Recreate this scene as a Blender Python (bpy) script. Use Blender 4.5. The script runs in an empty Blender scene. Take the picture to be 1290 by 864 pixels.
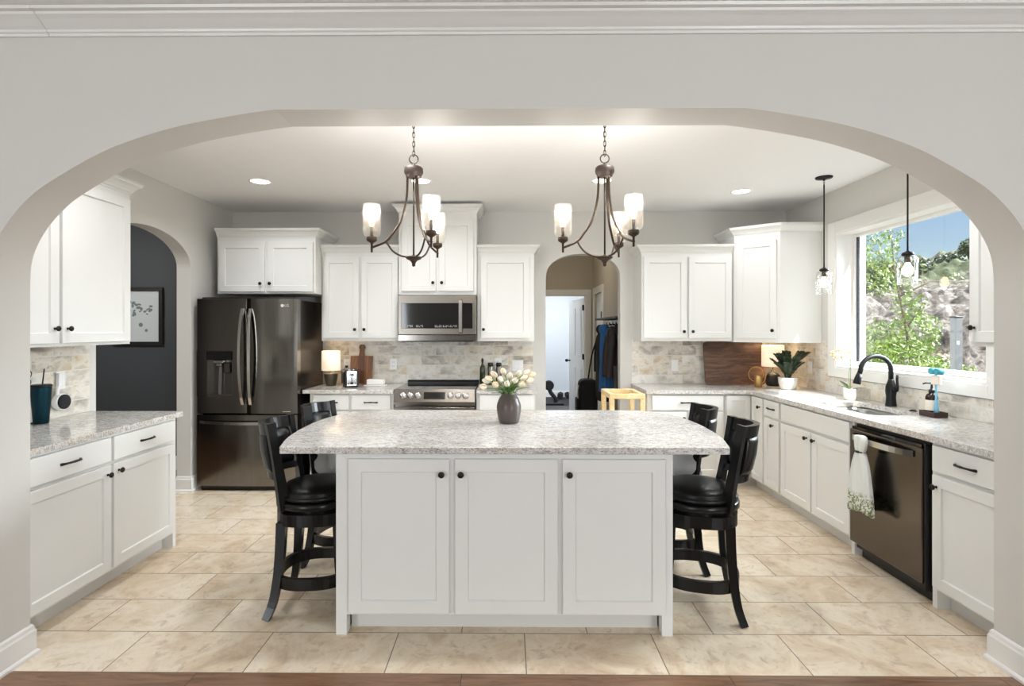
import bpy, bmesh, math, random
from mathutils import Vector, Matrix, noise
PI = math.pi
R = math.radians
SC = bpy.context.scene
COL = SC.collection

# ------------------------------------------------------------------ camera
cam_d = bpy.data.cameras.new('camera')
cam = bpy.data.objects.new('camera', cam_d); COL.objects.link(cam)
cam.location = (0, 0, 1.49)
cam.rotation_euler = (PI/2, 0, 0.009)
cam_d.sensor_width = 36.0
cam_d.lens = 666/1290*36.0
cam_d.shift_x = 11/1290
cam_d.shift_y = -17/1290
cam_d.clip_start = 0.05; cam_d.clip_end = 400
SC.camera = cam
SC.view_settings.view_transform = 'Standard'
SC.view_settings.look = 'None'
SC.view_settings.gamma = 1
SC.view_settings.use_curve_mapping = False
SC.view_settings.exposure = 0.29

# ------------------------------------------------------------------ world and lights
W = bpy.data.worlds.new('world'); SC.world = W; W.use_nodes = True
wn = W.node_tree; bg = wn.nodes['Background']
sky = wn.nodes.new('ShaderNodeTexSky'); sky.sky_type = 'NISHITA'
sky.sun_disc = False; sky.sun_elevation = R(48); sky.sun_rotation = R(118); sky.altitude = 300
sky.air_density = 1.0; sky.dust_density = 1.6; sky.ozone_density = 2.0
wn.links.new(sky.outputs[0], bg.inputs[0]); bg.inputs[1].default_value = 0.135

def lamp(name, kind, loc, energy, color=(1,1,1), target=None, direction=None, **kw):
    d = bpy.data.lights.new(name, kind); d.energy = energy; d.color = color
    for k, v in kw.items(): setattr(d, k, v)
    o = bpy.data.objects.new(name, d); COL.objects.link(o); o.location = loc
    if target is not None: direction = Vector(target) - Vector(loc)
    if direction is not None: o.rotation_euler = Vector(direction).to_track_quat('-Z', 'Y').to_euler()
    return o
lamp('sun', 'SUN', (12, -6, 14), 9, (1, .97, .93), direction=(-.45, .54, -.86), angle=R(1.0))
lamp('sky_fill_sun', 'SUN', (14, 2, 9), 27, (.88, .94, 1), direction=(-.82, -.04, -.52), angle=R(60))
# unseen area lights added behind the camera as interior fill, window sized
lamp('near_room_fill_light', 'AREA', (-3.25, -3.35, 1.5), 81, (.90, .955, 1), direction=(.42, 1, 0.02), shape='RECTANGLE', size=1.5, size_y=1.9)
lamp('near_room_fill_light', 'AREA', (3.25, -3.35, 1.5), 104, (.90, .955, 1), direction=(-.42, 1, 0.02), shape='RECTANGLE', size=1.5, size_y=1.9)
lamp('garage_gym_light', 'AREA', (0.6, 10.2, 2.6), 60, (.85, .93, 1), direction=(0, 0, -1), shape='RECTANGLE', size=1.2, size_y=1.2)
lamp('hall_light', 'POINT', (0.7, 7.2, 2.5), 5, (1, .9, .75), shadow_soft_size=.1)
lamp('stair_room_light', 'AREA', (-4.3, 4.0, 2.6), 22, (1, .97, .93), direction=(0, .3, -1), shape='RECTANGLE', size=.8, size_y=.8)

# ------------------------------------------------------------------ materials
def lin(c): return tuple(((x/255)/12.92 if x/255 <= .04045 else (((x/255)+.055)/1.055)**2.4) for x in c)
def mat(name, rgb=(200,200,200), rough=.5, metal=0.0, srgb=True, **kw):
    m = bpy.data.materials.new(name); m.use_nodes = True
    b = m.node_tree.nodes['Principled BSDF']
    c = lin(rgb) if srgb else rgb
    b.inputs['Base Color'].default_value = (*c, 1)
    b.inputs['Roughness'].default_value = rough
    b.inputs['Metallic'].default_value = metal
    for k, v in kw.items():
        b.inputs[k].default_value = v
    return m
def N(m, t, **kw):
    n = m.node_tree.nodes.new(t)
    for k, v in kw.items(): setattr(n, k, v)
    return n
def L(m, a, b): m.node_tree.links.new(a, b)
def B(m): return m.node_tree.nodes['Principled BSDF']
def ramp(m, fac, stops):
    r = N(m, 'ShaderNodeValToRGB'); e = r.color_ramp.elements
    while len(e) < len(stops): e.new(.5)
    for k, (p, c) in enumerate(stops):
        e[k].position = p; e[k].color = (*lin(c), 1) if len(c) == 3 else c
    L(m, fac, r.inputs[0]); return r.outputs[0]
def noise_t(m, scale, vec=None, detail=4, rough=.5, dist=0):
    n = N(m, 'ShaderNodeTexNoise'); n.inputs['Scale'].default_value = scale
    n.inputs['Detail'].default_value = detail; n.inputs['Roughness'].default_value = rough
    n.inputs['Distortion'].default_value = dist
    if vec is not None: L(m, vec, n.inputs['Vector'])
    return n
def coords(m, scale=(1,1,1), swiz=None, loc=(0,0,0), rot=(0,0,0)):
    t = N(m, 'ShaderNodeTexCoord'); o = t.outputs['Object']
    if swiz:
        s = N(m, 'ShaderNodeSeparateXYZ'); L(m, o, s.inputs[0])
        c = N(m, 'ShaderNodeCombineXYZ')
        for k, a in enumerate(swiz):
            if a is not None: L(m, s.outputs[a], c.inputs[k])
        o = c.outputs[0]
    mp = N(m, 'ShaderNodeMapping'); mp.inputs['Scale'].default_value = scale
    mp.inputs['Location'].default_value = loc; mp.inputs['Rotation'].default_value = rot
    L(m, o, mp.inputs[0]); return mp.outputs[0]
def mixc(m, fac, a, b, mode='MIX'):
    x = N(m, 'ShaderNodeMix'); x.data_type = 'RGBA'; x.blend_type = mode
    for sock, v in ((x.inputs[0], fac), (x.inputs[6], a), (x.inputs[7], b)):
        if hasattr(v, 'links'): L(m, v, sock)
        elif isinstance(v, tuple): sock.default_value = (*lin(v), 1) if len(v) == 3 else v
        else: sock.default_value = v
    return x.outputs[2]
def bump(m, height, strength=.2, dist=.01):
    b = N(m, 'ShaderNodeBump'); b.inputs['Strength'].default_value = strength
    b.inputs['Distance'].default_value = dist
    L(m, height, b.inputs['Height']); L(m, b.outputs[0], B(m).inputs['Normal'])

def paint(name, rgb, rough=.55):
    m = mat(name, rgb, rough)
    n = noise_t(m, 260, coords(m), 2); bump(m, n.outputs[0], .06, .002)
    return m
M = {}
M['wall'] = paint('greige_wall_paint', (212, 210, 205))
M['wall_tan'] = paint('tan_wall_paint', (188, 179, 162))
M['wall_blue'] = paint('pale_blue_grey_paint', (208, 213, 220))
M['wall_dark'] = paint('charcoal_wall_paint', (72, 76, 80), .6)
M['ceiling'] = paint('white_ceiling_paint', (245, 245, 245), .8)
M['trim'] = mat('white_trim_enamel', (232, 231, 228), .35)
M['cab'] = mat('white_cabinet_enamel', (226, 226, 223), .38)
M['cab_shadow'] = mat('cabinet_interior_edge', (205, 203, 198), .5)
M['bronze'] = mat('oil_rubbed_bronze', (44, 38, 34), .38, .75)
M['fixture'] = mat('brushed_bronze', (70, 58, 48), .42, .7)
M['wood_hub'] = mat('brown_wood_hub', (54, 39, 30), .55, 0)
M['blackmetal'] = mat('matte_black_metal', (34, 35, 37), .4, .6)
M['chrome'] = mat('polished_chrome', (205, 205, 208), .14, 1)
M['plastic_w'] = mat('white_plastic', (240, 240, 240), .3)
M['plastic_b'] = mat('black_plastic', (18, 18, 19), .35)
M['fabric_b'] = mat('black_speaker_fabric', (34, 35, 38), .9)
M['ceramic_w'] = mat('white_glazed_ceramic', (235, 233, 228), .25)
M['black_glass'] = mat('black_glass', (10, 10, 11), .06, 0, **{'Specular IOR Level': .6})
M['gasket'] = mat('dark_gasket', (40, 44, 52), .6)
M['sink'] = mat('stainless_sink_steel', (176, 176, 174), .28, 1)
M['toe'] = mat('toe_kick_enamel', (214, 212, 208), .5)
M['rubber'] = mat('black_rubber', (24, 24, 26), .75)
M['brass'] = mat('brushed_brass', (196, 164, 108), .28, 1)
M['pine'] = None
M['dirt'] = None
M['mark'] = mat('pale_grey_print', (208, 208, 206), .5)

# brushed black stainless
m = M['blkst'] = mat('black_stainless_steel', (124, 120, 115), .15, 1)
n = noise_t(m, 6, coords(m, (40, 40, .6)), 3)
L(m, ramp(m, n.outputs[0], [(.3, (119, 116, 112)), (.7, (130, 126, 121))]), B(m).inputs['Base Color'])
M['dwst'] = mat('dark_dishwasher_steel', (98, 92, 87), .2, 1)
m = M['blkst_h'] = mat('brushed_handle_steel', (205, 203, 200), .2, 1)
m = M['steel'] = mat('brushed_stainless', (124, 118, 111), .27, 1)

# black lacquered stool wood
m = M['lacquer'] = mat('black_lacquered_wood', (9, 9, 10), .3, 0, **{'Specular IOR Level': .32, 'Coat Weight': .12, 'Coat Roughness': .12})
n = noise_t(m, 12, coords(m, (3, 3, .6)), 3); bump(m, n.outputs[0], .05, .003)
m = M['leather'] = mat('black_leather', (11, 11, 11), .33, 0, **{'Specular IOR Level': .4})
v = N(m, 'ShaderNodeTexVoronoi'); v.inputs['Scale'].default_value = 160; L(m, coords(m), v.inputs['Vector']); bump(m, v.outputs[0], .12, .002)

# granite
def granite(name, streak=(1,1,1)):
    m = mat(name, (205, 200, 192), .1, 0, **{'Specular IOR Level': .55})
    co = coords(m, streak)
    n1 = noise_t(m, 5, co, 6, .62, .6)
    n2 = noise_t(m, 60, co, 5, .75, .3)
    n3 = noise_t(m, 170, co, 4, .75)
    base = ramp(m, n1.outputs[0], [(.3, (196, 192, 187)), (.5, (222, 219, 215)), (.68, (206, 197, 185))])
    grey = ramp(m, n2.outputs[0], [(.47, (0,0,0,1)), (.66, (.9,.9,.9,1))])
    c1 = mixc(m, grey, base, (140, 134, 128))
    spot = ramp(m, n3.outputs[0], [(.55, (0,0,0,1)), (.62, (.85,.85,.85,1))])
    c2 = mixc(m, spot, c1, (70, 64, 62))
    n4 = noise_t(m, 70, co, 4, .7); cr = ramp(m, n4.outputs[0], [(.60, (0,0,0,1)), (.68, (1,1,1,1))])
    c3 = mixc(m, cr, c2, (238, 236, 232))
    L(m, c3, B(m).inputs['Base Color'])
    return m
M['granite'] = granite('speckled_granite', (.6, 1.2, 1))

# backsplash tile
def splash(name, swiz):
    m = mat(name, (200, 195, 185), .32)
    co = coords(m, (1,1,1), swiz)
    b = N(m, 'ShaderNodeTexBrick'); L(m, co, b.inputs['Vector'])
    b.inputs['Scale'].default_value = 1; b.inputs['Brick Width'].default_value = .305
    b.inputs['Row Height'].default_value = .1015; b.inputs['Mortar Size'].default_value = .003
    b.inputs['Mortar Smooth'].default_value = .2; b.offset = .5
    b.inputs['Color1'].default_value = (0,0,0,1); b.inputs['Color2'].default_value = (1,1,1,1)
    b.inputs['Mortar'].default_value = (.5,.5,.5,1)
    # per brick offset of the clouding
    va = N(m, 'ShaderNodeVectorMath', operation='MULTIPLY_ADD')
    L(m, b.outputs['Color'], va.inputs[0]); va.inputs[1].default_value = (7, 5, 3); L(m, co, va.inputs[2])
    mp = N(m, 'ShaderNodeMapping'); mp.inputs['Scale'].default_value = (1, 1.35, 1); L(m, va.outputs[0], mp.inputs[0])
    n1 = noise_t(m, 5.5, mp.outputs[0], 4, .55, .3)
    c = ramp(m, n1.outputs[0], [(.28, (150, 142, 134)), (.40, (196, 189, 178)), (.52, (228, 223, 213)), (.64, (218, 206, 186)), (.78, (182, 168, 148))])
    n2 = noise_t(m, 22, mp.outputs[0], 5, .75); sp = ramp(m, n2.outputs[0], [(.58, (0,0,0,1)), (.72, (.75,.75,.75,1))])
    c = mixc(m, sp, c, (98, 90, 84))
    tone = mixc(m, .3, c, b.outputs['Color'], 'OVERLAY')
    fin = mixc(m, b.outputs['Fac'], tone, (226, 222, 212))
    L(m, fin, B(m).inputs['Base Color'])
    inv = N(m, 'ShaderNodeMath', operation='SUBTRACT'); inv.inputs[0].default_value = 1; L(m, b.outputs['Fac'], inv.inputs[1])
    bump(m, inv.outputs[0], .4, .003)
    return m
M['splash_x'] = splash('weathered_subway_tile_back', (0, 2, None))
M['splash_y'] = splash('weathered_subway_tile_side', (1, 2, None))

# travertine look floor tile
m = M['tile'] = mat('travertine_floor_tile', (205, 186, 158), .3)
co = coords(m, (1,1,1), (0, 1, None), loc=(-0.08 + .3085, -2.285, 0))
b = N(m, 'ShaderNodeTexBrick'); L(m, co, b.inputs['Vector']); b.offset = .5
b.inputs['Scale'].default_value = 1; b.inputs['Brick Width'].default_value = .617; b.inputs['Row Height'].default_value = .3087
b.inputs['Mortar Size'].default_value = .0026; b.inputs['Mortar Smooth'].default_value = .1
b.inputs['Color1'].default_value = (0,0,0,1); b.inputs['Color2'].default_value = (1,1,1,1); b.inputs['Mortar'].default_value = (.5,.5,.5,1)
va = N(m, 'ShaderNodeVectorMath', operation='MULTIPLY_ADD')
L(m, b.outputs['Color'], va.inputs[0]); va.inputs[1].default_value = (9, 6, 2); L(m, co, va.inputs[2])
n1 = noise_t(m, 3.6, va.outputs[0], 8, .68, .8)
c = ramp(m, n1.outputs[0], [(.30, (200, 176, 146)), (.44, (218, 199, 172)), (.58, (232, 219, 198)), (.72, (210, 190, 162))])
n2 = noise_t(m, 16, va.outputs[0], 6, .7, .6); vv = ramp(m, n2.outputs[0], [(.54, (0,0,0,1)), (.68, (.6,.6,.6,1))])
c = mixc(m, vv, c, (180, 156, 128))
c = mixc(m, .07, c, b.outputs['Color'], 'OVERLAY')
L(m, mixc(m, b.outputs['Fac'], c, (128, 108, 88)), B(m).inputs['Base Color'])
inv = N(m, 'ShaderNodeMath', operation='SUBTRACT'); inv.inputs[0].default_value = 1; L(m, b.outputs['Fac'], inv.inputs[1])
bump(m, inv.outputs[0], .3, .002)

def wood(name, c1, c2, c3, rough=.4, scale=(1,1,1), grain=6):
    m = mat(name, c2, rough)
    co = coords(m, scale)
    n = noise_t(m, grain, co, 6, .62, 1.2)
    n2 = noise_t(m, grain*7, co, 3, .6)
    c = ramp(m, n.outputs[0], [(.32, c1), (.5, c2), (.68, c3)])
    d = ramp(m, n2.outputs[0], [(.45, (0,0,0,1)), (.8, (.5,.5,.5,1))])
    L(m, mixc(m, d, c, c1), B(m).inputs['Base Color'])
    return m
M['walnut'] = wood('walnut', (62, 40, 30), (104, 72, 54), (134, 98, 74), .4, (1, 1, 7), 3.2)
M['acacia'] = wood('acacia_wood', (92, 58, 38), (130, 88, 58), (158, 112, 78), .4, (8, 1, .8), 3.2)
M['pine'] = wood('pale_pine', (212, 180, 128), (232, 205, 156), (240, 218, 174), .5, (1, 1, 1), 5)
# hardwood floor in the living room
m = M['hardwood'] = mat('brown_hardwood_floor', (120, 88, 66), .3)
co = coords(m, (1,1,1), (0, 1, None), loc=(.2, -2.283+.127*18, 0))
b = N(m, 'ShaderNodeTexBrick'); L(m, co, b.inputs['Vector']); b.offset = .37
b.inputs['Scale'].default_value = 1; b.inputs['Brick Width'].default_value = 1.15; b.inputs['Row Height'].default_value = .127
b.inputs['Mortar Size'].default_value = .0016; b.inputs['Color1'].default_value = (0,0,0,1); b.inputs['Color2'].default_value = (1,1,1,1)
va = N(m, 'ShaderNodeVectorMath', operation='MULTIPLY_ADD')
L(m, b.outputs['Color'], va.inputs[0]); va.inputs[1].default_value = (5, 7, 2); L(m, co, va.inputs[2])
mp = N(m, 'ShaderNodeMapping'); mp.inputs['Scale'].default_value = (1, 9, 1); L(m, va.outputs[0], mp.inputs[0])
n = noise_t(m, 3, mp.outputs[0], 6, .65, 1)
c = ramp(m, n.outputs[0], [(.3, (92, 66, 48)), (.5, (128, 96, 72)), (.7, (150, 116, 90))])
L(m, mixc(m, b.outputs['Fac'], c, (52, 38, 30)), B(m).inputs['Base Color'])

# clear glass: transparent with a fresnel gloss, so lamps inside it light the room
def clear_glass(name, tint=(1,1,1), bumpy=0.0, gloss=.9, ior=1.45, haze=0.0):
    m = bpy.data.materials.new(name); m.use_nodes = True; nt = m.node_tree; nt.nodes.clear()
    out = nt.nodes.new('ShaderNodeOutputMaterial'); mx = nt.nodes.new('ShaderNodeMixShader')
    tr = nt.nodes.new('ShaderNodeBsdfTransparent'); tr.inputs[0].default_value = (*tint, 1)
    gl = nt.nodes.new('ShaderNodeBsdfGlossy'); gl.inputs['Roughness'].default_value = .03; gl.inputs[0].default_value = (gloss, gloss, gloss, 1)
    fr = nt.nodes.new('ShaderNodeFresnel'); ge = nt.nodes.new('ShaderNodeNewGeometry'); mi = nt.nodes.new('ShaderNodeMapRange')
    mi.inputs[3].default_value = ior; mi.inputs[4].default_value = 1/ior       # same reflectance on both faces of the thin pane
    nt.links.new(ge.outputs['Backfacing'], mi.inputs[0]); nt.links.new(mi.outputs[0], fr.inputs[0])
    nt.links.new(fr.outputs[0], mx.inputs[0]); nt.links.new(tr.outputs[0], mx.inputs[1]); nt.links.new(gl.outputs[0], mx.inputs[2])
    last = mx
    if bumpy:
        tc = nt.nodes.new('ShaderNodeTexCoord'); nz = nt.nodes.new('ShaderNodeTexNoise'); nz.inputs['Scale'].default_value = 45
        mp = nt.nodes.new('ShaderNodeMapping'); mp.inputs['Scale'].default_value = (1.6, 1.6, .7)
        nt.links.new(tc.outputs['Object'], mp.inputs[0]); nt.links.new(mp.outputs[0], nz.inputs[0])
        bp = nt.nodes.new('ShaderNodeBump'); bp.inputs['Strength'].default_value = bumpy; bp.inputs['Distance'].default_value = .01
        nt.links.new(nz.outputs[0], bp.inputs['Height']); nt.links.new(bp.outputs[0], gl.inputs['Normal']); nt.links.new(bp.outputs[0], fr.inputs['Normal'])
    if haze:
        df = nt.nodes.new('ShaderNodeBsdfTranslucent'); df.inputs[0].default_value = (1, .97, .92, 1)
        m2 = nt.nodes.new('ShaderNodeMixShader'); m2.inputs[0].default_value = haze
        nt.links.new(mx.outputs[0], m2.inputs[1]); nt.links.new(df.outputs[0], m2.inputs[2]); last = m2
    nt.links.new(last.outputs[0], out.inputs[0]); return m
M['pane'] = clear_glass('window_glass', (.97, .985, .98), gloss=.6)
M['seeded'] = clear_glass('seeded_glass', (.98, .97, .95), 1.0, 1.0, 1.5, .014)
M['jar'] = clear_glass('pendant_glass', (.97, .98, .98), 1.0, .6, 1.45, .008)
def emit(name, rgb, s):
    m = mat(name, rgb, .5); B(m).inputs['Emission Color'].default_value = (*lin(rgb), 1); B(m).inputs['Emission Strength'].default_value = s; return m
M['bulb'] = emit('warm_bulb', (255, 226, 178), 9)
M['can'] = emit('recessed_light_lens', (255, 244, 225), 6)
M['under'] = emit('under_cabinet_light', (255, 224, 170), 6)
m = M['shade'] = mat('white_linen_shade', (244, 232, 214), .8, 0)
B(m).inputs['Emission Color'].default_value = (*lin((255, 226, 190)), 1); B(m).inputs['Emission Strength'].default_value = .55
M['display'] = mat('black_display_glass', (16, 15, 15), .12)

# ------------------------------------------------------------------ mesh helpers
class MB:
    def __init__(s): s.bm = bmesh.new(); s.M = Matrix()
    def v(s, co): return s.bm.verts.new(s.M @ Vector(co))
    def face(s, vs, smooth=False):
        try:
            f = s.bm.faces.new(vs); f.smooth = smooth; return f
        except ValueError: return None
    def box(s, x0, x1, y0, y1, z0, z1, bev=0.0, seg=1):
        vs = [s.v((x, y, z)) for z in (z0, z1) for y in (y0, y1) for x in (x0, x1)]
        fs = [s.face([vs[i] for i in q]) for q in ((0,2,3,1),(4,5,7,6),(0,1,5,4),(2,6,7,3),(0,4,6,2),(1,3,7,5))]
        if bev > 0:
            es = list({e for f in fs for e in f.edges})
            bmesh.ops.bevel(s.bm, geom=es, offset=bev, segments=seg, affect='EDGES', profile=.5)
        return s
    def prism(s, pts, axis, a, b, smooth=False, bev=0.0):
        def P(u, w, t): return {'Y': (u, t, w), 'X': (t, u, w), 'Z': (u, w, t)}[axis]
        A = [s.v(P(u, w, a)) for u, w in pts]; Bv = [s.v(P(u, w, b)) for u, w in pts]
        n = len(pts); fa = s.face(A[::-1]); fb = s.face(Bv)
        for i in range(n):
            j = (i+1) % n; s.face([A[i], A[j], Bv[j], Bv[i]], smooth)
        if bev > 0:
            es = list({e for f in (fa, fb) for e in f.edges})
            bmesh.ops.bevel(s.bm, geom=es, offset=bev, segments=2, affect='EDGES', profile=.5)
        return s
    def loft(s, rings, close=True, cap0=True, cap1=True, smooth=True):
        V = [[s.v(p) for p in r] for r in rings]; n = len(V[0])
        for a, b in zip(V, V[1:]):
            for i in range(n if close else n-1):
                j = (i+1) % n; s.face([a[i], a[j], b[j], b[i]], smooth)
        if cap0 and close: s.face(V[0][::-1], False)
        if cap1 and close: s.face(V[-1], False)
        return s
    def lathe(s, prof, cx=0, cy=0, seg=28, cap0=True, cap1=True, smooth=True, sx=1, sy=1):
        rings = [[(cx + r*sx*math.cos(2*PI*k/seg), cy + r*sy*math.sin(2*PI*k/seg), z) for k in range(seg)] for r, z in prof]
        return s.loft(rings, True, cap0, cap1, smooth)
    def tube(s, path, rad, seg=10, cap=True, flat=None, up=None):
        pts = [Vector(p) for p in path]; n = len(pts); rings = []
        rads = rad if isinstance(rad, (list, tuple)) else [rad]*n
        T0 = (pts[1]-pts[0]).normalized()
        nrm = Vector(up) if up else (Vector((0,0,1)) if abs(T0.z) < .9 else Vector((1,0,0)))
        for i, p in enumerate(pts):
            T = ((pts[min(i+1, n-1)] - pts[max(i-1, 0)])).normalized()
            nrm = (nrm - T*nrm.dot(T))
            if nrm.length < 1e-6: nrm = T.orthogonal()
            nrm.normalize(); bi = T.cross(nrm)
            ra, rb = (rads[i], rads[i]) if flat is None else (rads[i]*flat, rads[i])
            rings.append([p + nrm*ra*math.cos(2*PI*k/seg) + bi*rb*math.sin(2*PI*k/seg) for k in range(seg)])
        return s.loft(rings, True, cap, cap, True)
    def bar(s, path, w, t, up):
        """rectangular section w (along up) x t swept on a path"""
        pts = [Vector(p) for p in path]; n = len(pts); rings = []
        for i, p in enumerate(pts):
            T = ((pts[min(i+1, n-1)] - pts[max(i-1, 0)])).normalized()
            u = Vector(up); u = (u - T*u.dot(T)).normalized(); b = T.cross(u)
            ww = w[i] if isinstance(w, (list, tuple)) else w; tt = t[i] if isinstance(t, (list, tuple)) else t
            rings.append([p+u*ww/2+b*tt/2, p+u*ww/2-b*tt/2, p-u*ww/2-b*tt/2, p-u*ww/2+b*tt/2])
        return s.loft(rings, True, True, True, False)
    def ball(s, c, r, seg=16, rings=10, sc=(1,1,1)):
        prof = [[(c[0]+r*sc[0]*math.sin(PI*i/rings)*math.cos(2*PI*k/seg), c[1]+r*sc[1]*math.sin(PI*i/rings)*math.sin(2*PI*k/seg), c[2]-r*sc[2]*math.cos(PI*i/rings)) for k in range(seg)] for i in range(1, rings)]
        return s.loft(prof, True, True, True, True)
    def torus(s, c, Rr, r, seg=24, sec=8, axis='Y', sx=1, sz=1):
        rings = []
        for i in range(seg+1):
            a = 2*PI*i/seg; rr = []
            for k in range(sec):
                b = 2*PI*k/sec; q = Rr + r*math.cos(b); h = r*math.sin(b)
                u, w = q*math.cos(a)*sx, q*math.sin(a)*sz
                rr.append({'Y': (c[0]+u, c[1]+h, c[2]+w), 'X': (c[0]+h, c[1]+u, c[2]+w), 'Z': (c[0]+u, c[1]+w, c[2]+h)}[axis])
            rings.append(rr)
        return s.loft(rings, True, False, False, True)
    def build(s, name, m, parent=None, doubles=0):
        if doubles: bmesh.ops.remove_doubles(s.bm, verts=s.bm.verts, dist=doubles)
        bmesh.ops.recalc_face_normals(s.bm, faces=s.bm.faces)
        me = bpy.data.meshes.new(name); s.bm.to_mesh(me); s.bm.free()
        me.materials.append(M[m] if isinstance(m, str) else m)
        o = bpy.data.objects.new(name, me); COL.objects.link(o)
        if parent is not None: o.parent = parent
        return o
def tag(o, label=None, cat=None, group=None, kind=None):
    if label: o['label'] = label
    if cat: o['category'] = cat
    if group: o['group'] = group
    if kind: o['kind'] = kind
    return o
def thing(name, label, cat, loc=(0,0,0), rz=0, group=None):
    o = bpy.data.objects.new(name, None); COL.objects.link(o)
    o.location = loc; o.rotation_euler = (0, 0, rz); o.empty_display_size = .1
    return tag(o, label, cat, group)
def structure(name, mb, m, label=None, cat=None, parent=None):
    o = mb.build(name, m, parent)
    if parent is None: tag(o, label, cat, kind='structure')
    return o
def sgroup(name, label, cat):
    o = thing(name, label, cat); o['kind'] = 'structure'; return o
def copy_tree(o, parent=None):
    c = o.copy(); COL.objects.link(c)
    if parent is not None: c.parent = parent
    for ch in [x for x in o.children]: copy_tree(ch, c)
    return c
def place(o, loc, rz=0, label=None, group=None):
    o.location = loc; o.rotation_euler = (0, 0, rz)
    if label: o['label'] = label
    if group: o['group'] = group
    return o
def catmull(pts, n=6):
    P = [Vector((*p, 0)) if len(p) == 2 else Vector(p) for p in pts]; out = []
    for i in range(len(P)-1):
        a, b, c, d = P[max(i-1, 0)], P[i], P[i+1], P[min(i+2, len(P)-1)]
        for k in range(n):
            t = k/n
            out.append(.5*((2*b)+(c-a)*t+(2*a-5*b+4*c-d)*t*t+(3*b-a-3*c+d)*t**3))
    out.append(P[-1])
    return [tuple(p[:len(pts[0])]) for p in out]
def offset_poly(pts, o, flags):
    """move edge i (pts[i] to pts[i+1]) outwards by o where flags[i]; counter-clockwise"""
    n = len(pts); out = []
    for i in range(n):
        a, b, c = Vector(pts[i-1]), Vector(pts[i]), Vector(pts[(i+1) % n])
        d1 = (b-a).normalized(); d2 = (c-b).normalized()
        n1 = Vector((d1.y, -d1.x)); n2 = Vector((d2.y, -d2.x))
        o1 = o*flags[i-1]; o2 = o*flags[i]
        p1 = a + n1*o1; p2 = b + n2*o2
        den = d1.x*d2.y - d1.y*d2.x
        if abs(den) < 1e-6: out.append(tuple(b + n1*o1)); continue
        t = ((p2.x-p1.x)*d2.y - (p2.y-p1.y)*d2.x)/den
        out.append(tuple(p1 + d1*t))
    return out
CROWN = [(0,0),(.006,0),(.006,.010),(.014,.016),(.020,.030),(.034,.048),(.046,.058),(.052,.060),(.052,.072),(.058,.074),(.058,.082)]
def crown(mb, pts, z0, flags, scale=1.0):
    rings = [[(x, y, z0+z*scale) for x, y in offset_poly(pts, o*scale, flags)] for o, z in CROWN]
    return mb.loft(rings, True, True, True, False)
def text_mesh(name, txt, size, m, parent, loc, rot, depth=.0008):
    cu = bpy.data.curves.new(name, 'FONT'); cu.body = txt; cu.size = size; cu.extrude = depth; cu.align_x = 'CENTER'; cu.align_y = 'CENTER'
    t = bpy.data.objects.new(name+'_c', cu); COL.objects.link(t)
    dg = bpy.context.evaluated_depsgraph_get(); me = bpy.data.meshes.new_from_object(t.evaluated_get(dg))
    bpy.data.objects.remove(t); bpy.data.curves.remove(cu)
    me.materials.clear(); me.materials.append(M[m])
    o = bpy.data.objects.new(name, me); COL.objects.link(o); o.parent = parent; o.location = loc; o.rotation_euler = rot
    return o

# ------------------------------------------------------------------ the shell
CEIL = 2.735; XL = -2.92; XR = 2.92; YB = 5.58
# front wall with the wide arch
arch = [(2.187,0.0),(2.187,1.70),(2.18,1.79),(2.155,1.87),(2.105,1.955),(2.03,2.04),(1.94,2.11),(1.74,2.225),(1.58,2.29),(1.39,2.345),(1.2,2.382),(1.06,2.404),(.98,2.414)]
half = [arch[0]] + catmull(arch[1:], 6)
opening = [(-x, z) for x, z in half] + [(x, z) for x, z in half[::-1]]
outline = [(-4.2,0),(-4.2,2.86),(4.2,2.86),(4.2,0)] + opening[::-1]
mb = MB(); mb.prism(outline, 'Y', 2.214, 2.40)
structure('wall_front', mb, 'wall', 'greige wall with a wide flattened arch opening to the kitchen', 'wall')
def arch_pts(c, hw, spring, top, n=14, e=2.0):
    return [(c - hw*math.cos(PI*k/(2*n)) if k <= n else 0, 0) for k in range(0)] + \
           [(c - hw*math.copysign(abs(math.cos(PI*k/(2*n)))**(2/e), math.cos(PI*k/(2*n))), spring + (top-spring)*abs(math.sin(PI*k/(2*n)))**(2/e)) for k in range(2*n+1)]
# left wall with arched opening
a = arch_pts(4.28, .56, 2.06, 2.335)
out = [(2.40,0),(2.40,2.86),(5.70,2.86),(5.70,0),(4.84,0)] + a[::-1] + [(3.72,0)]
structure('wall_left', MB().prism(out, 'X', -3.05, XL), 'wall', 'greige kitchen wall with arched opening on the left', 'wall')
# back wall with arched doorway
a = arch_pts(.79, .392, 2.03, 2.287, 14, 2.3)
out = [(-2.92,0),(-2.92,2.86),(2.92,2.86),(2.92,0),(1.182,0)] + a[::-1] + [(.398,0)]
structure('wall_back', MB().prism(out, 'Y', YB, YB+.12), 'wall', 'greige back wall of the kitchen with arched doorway', 'wall')
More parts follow.
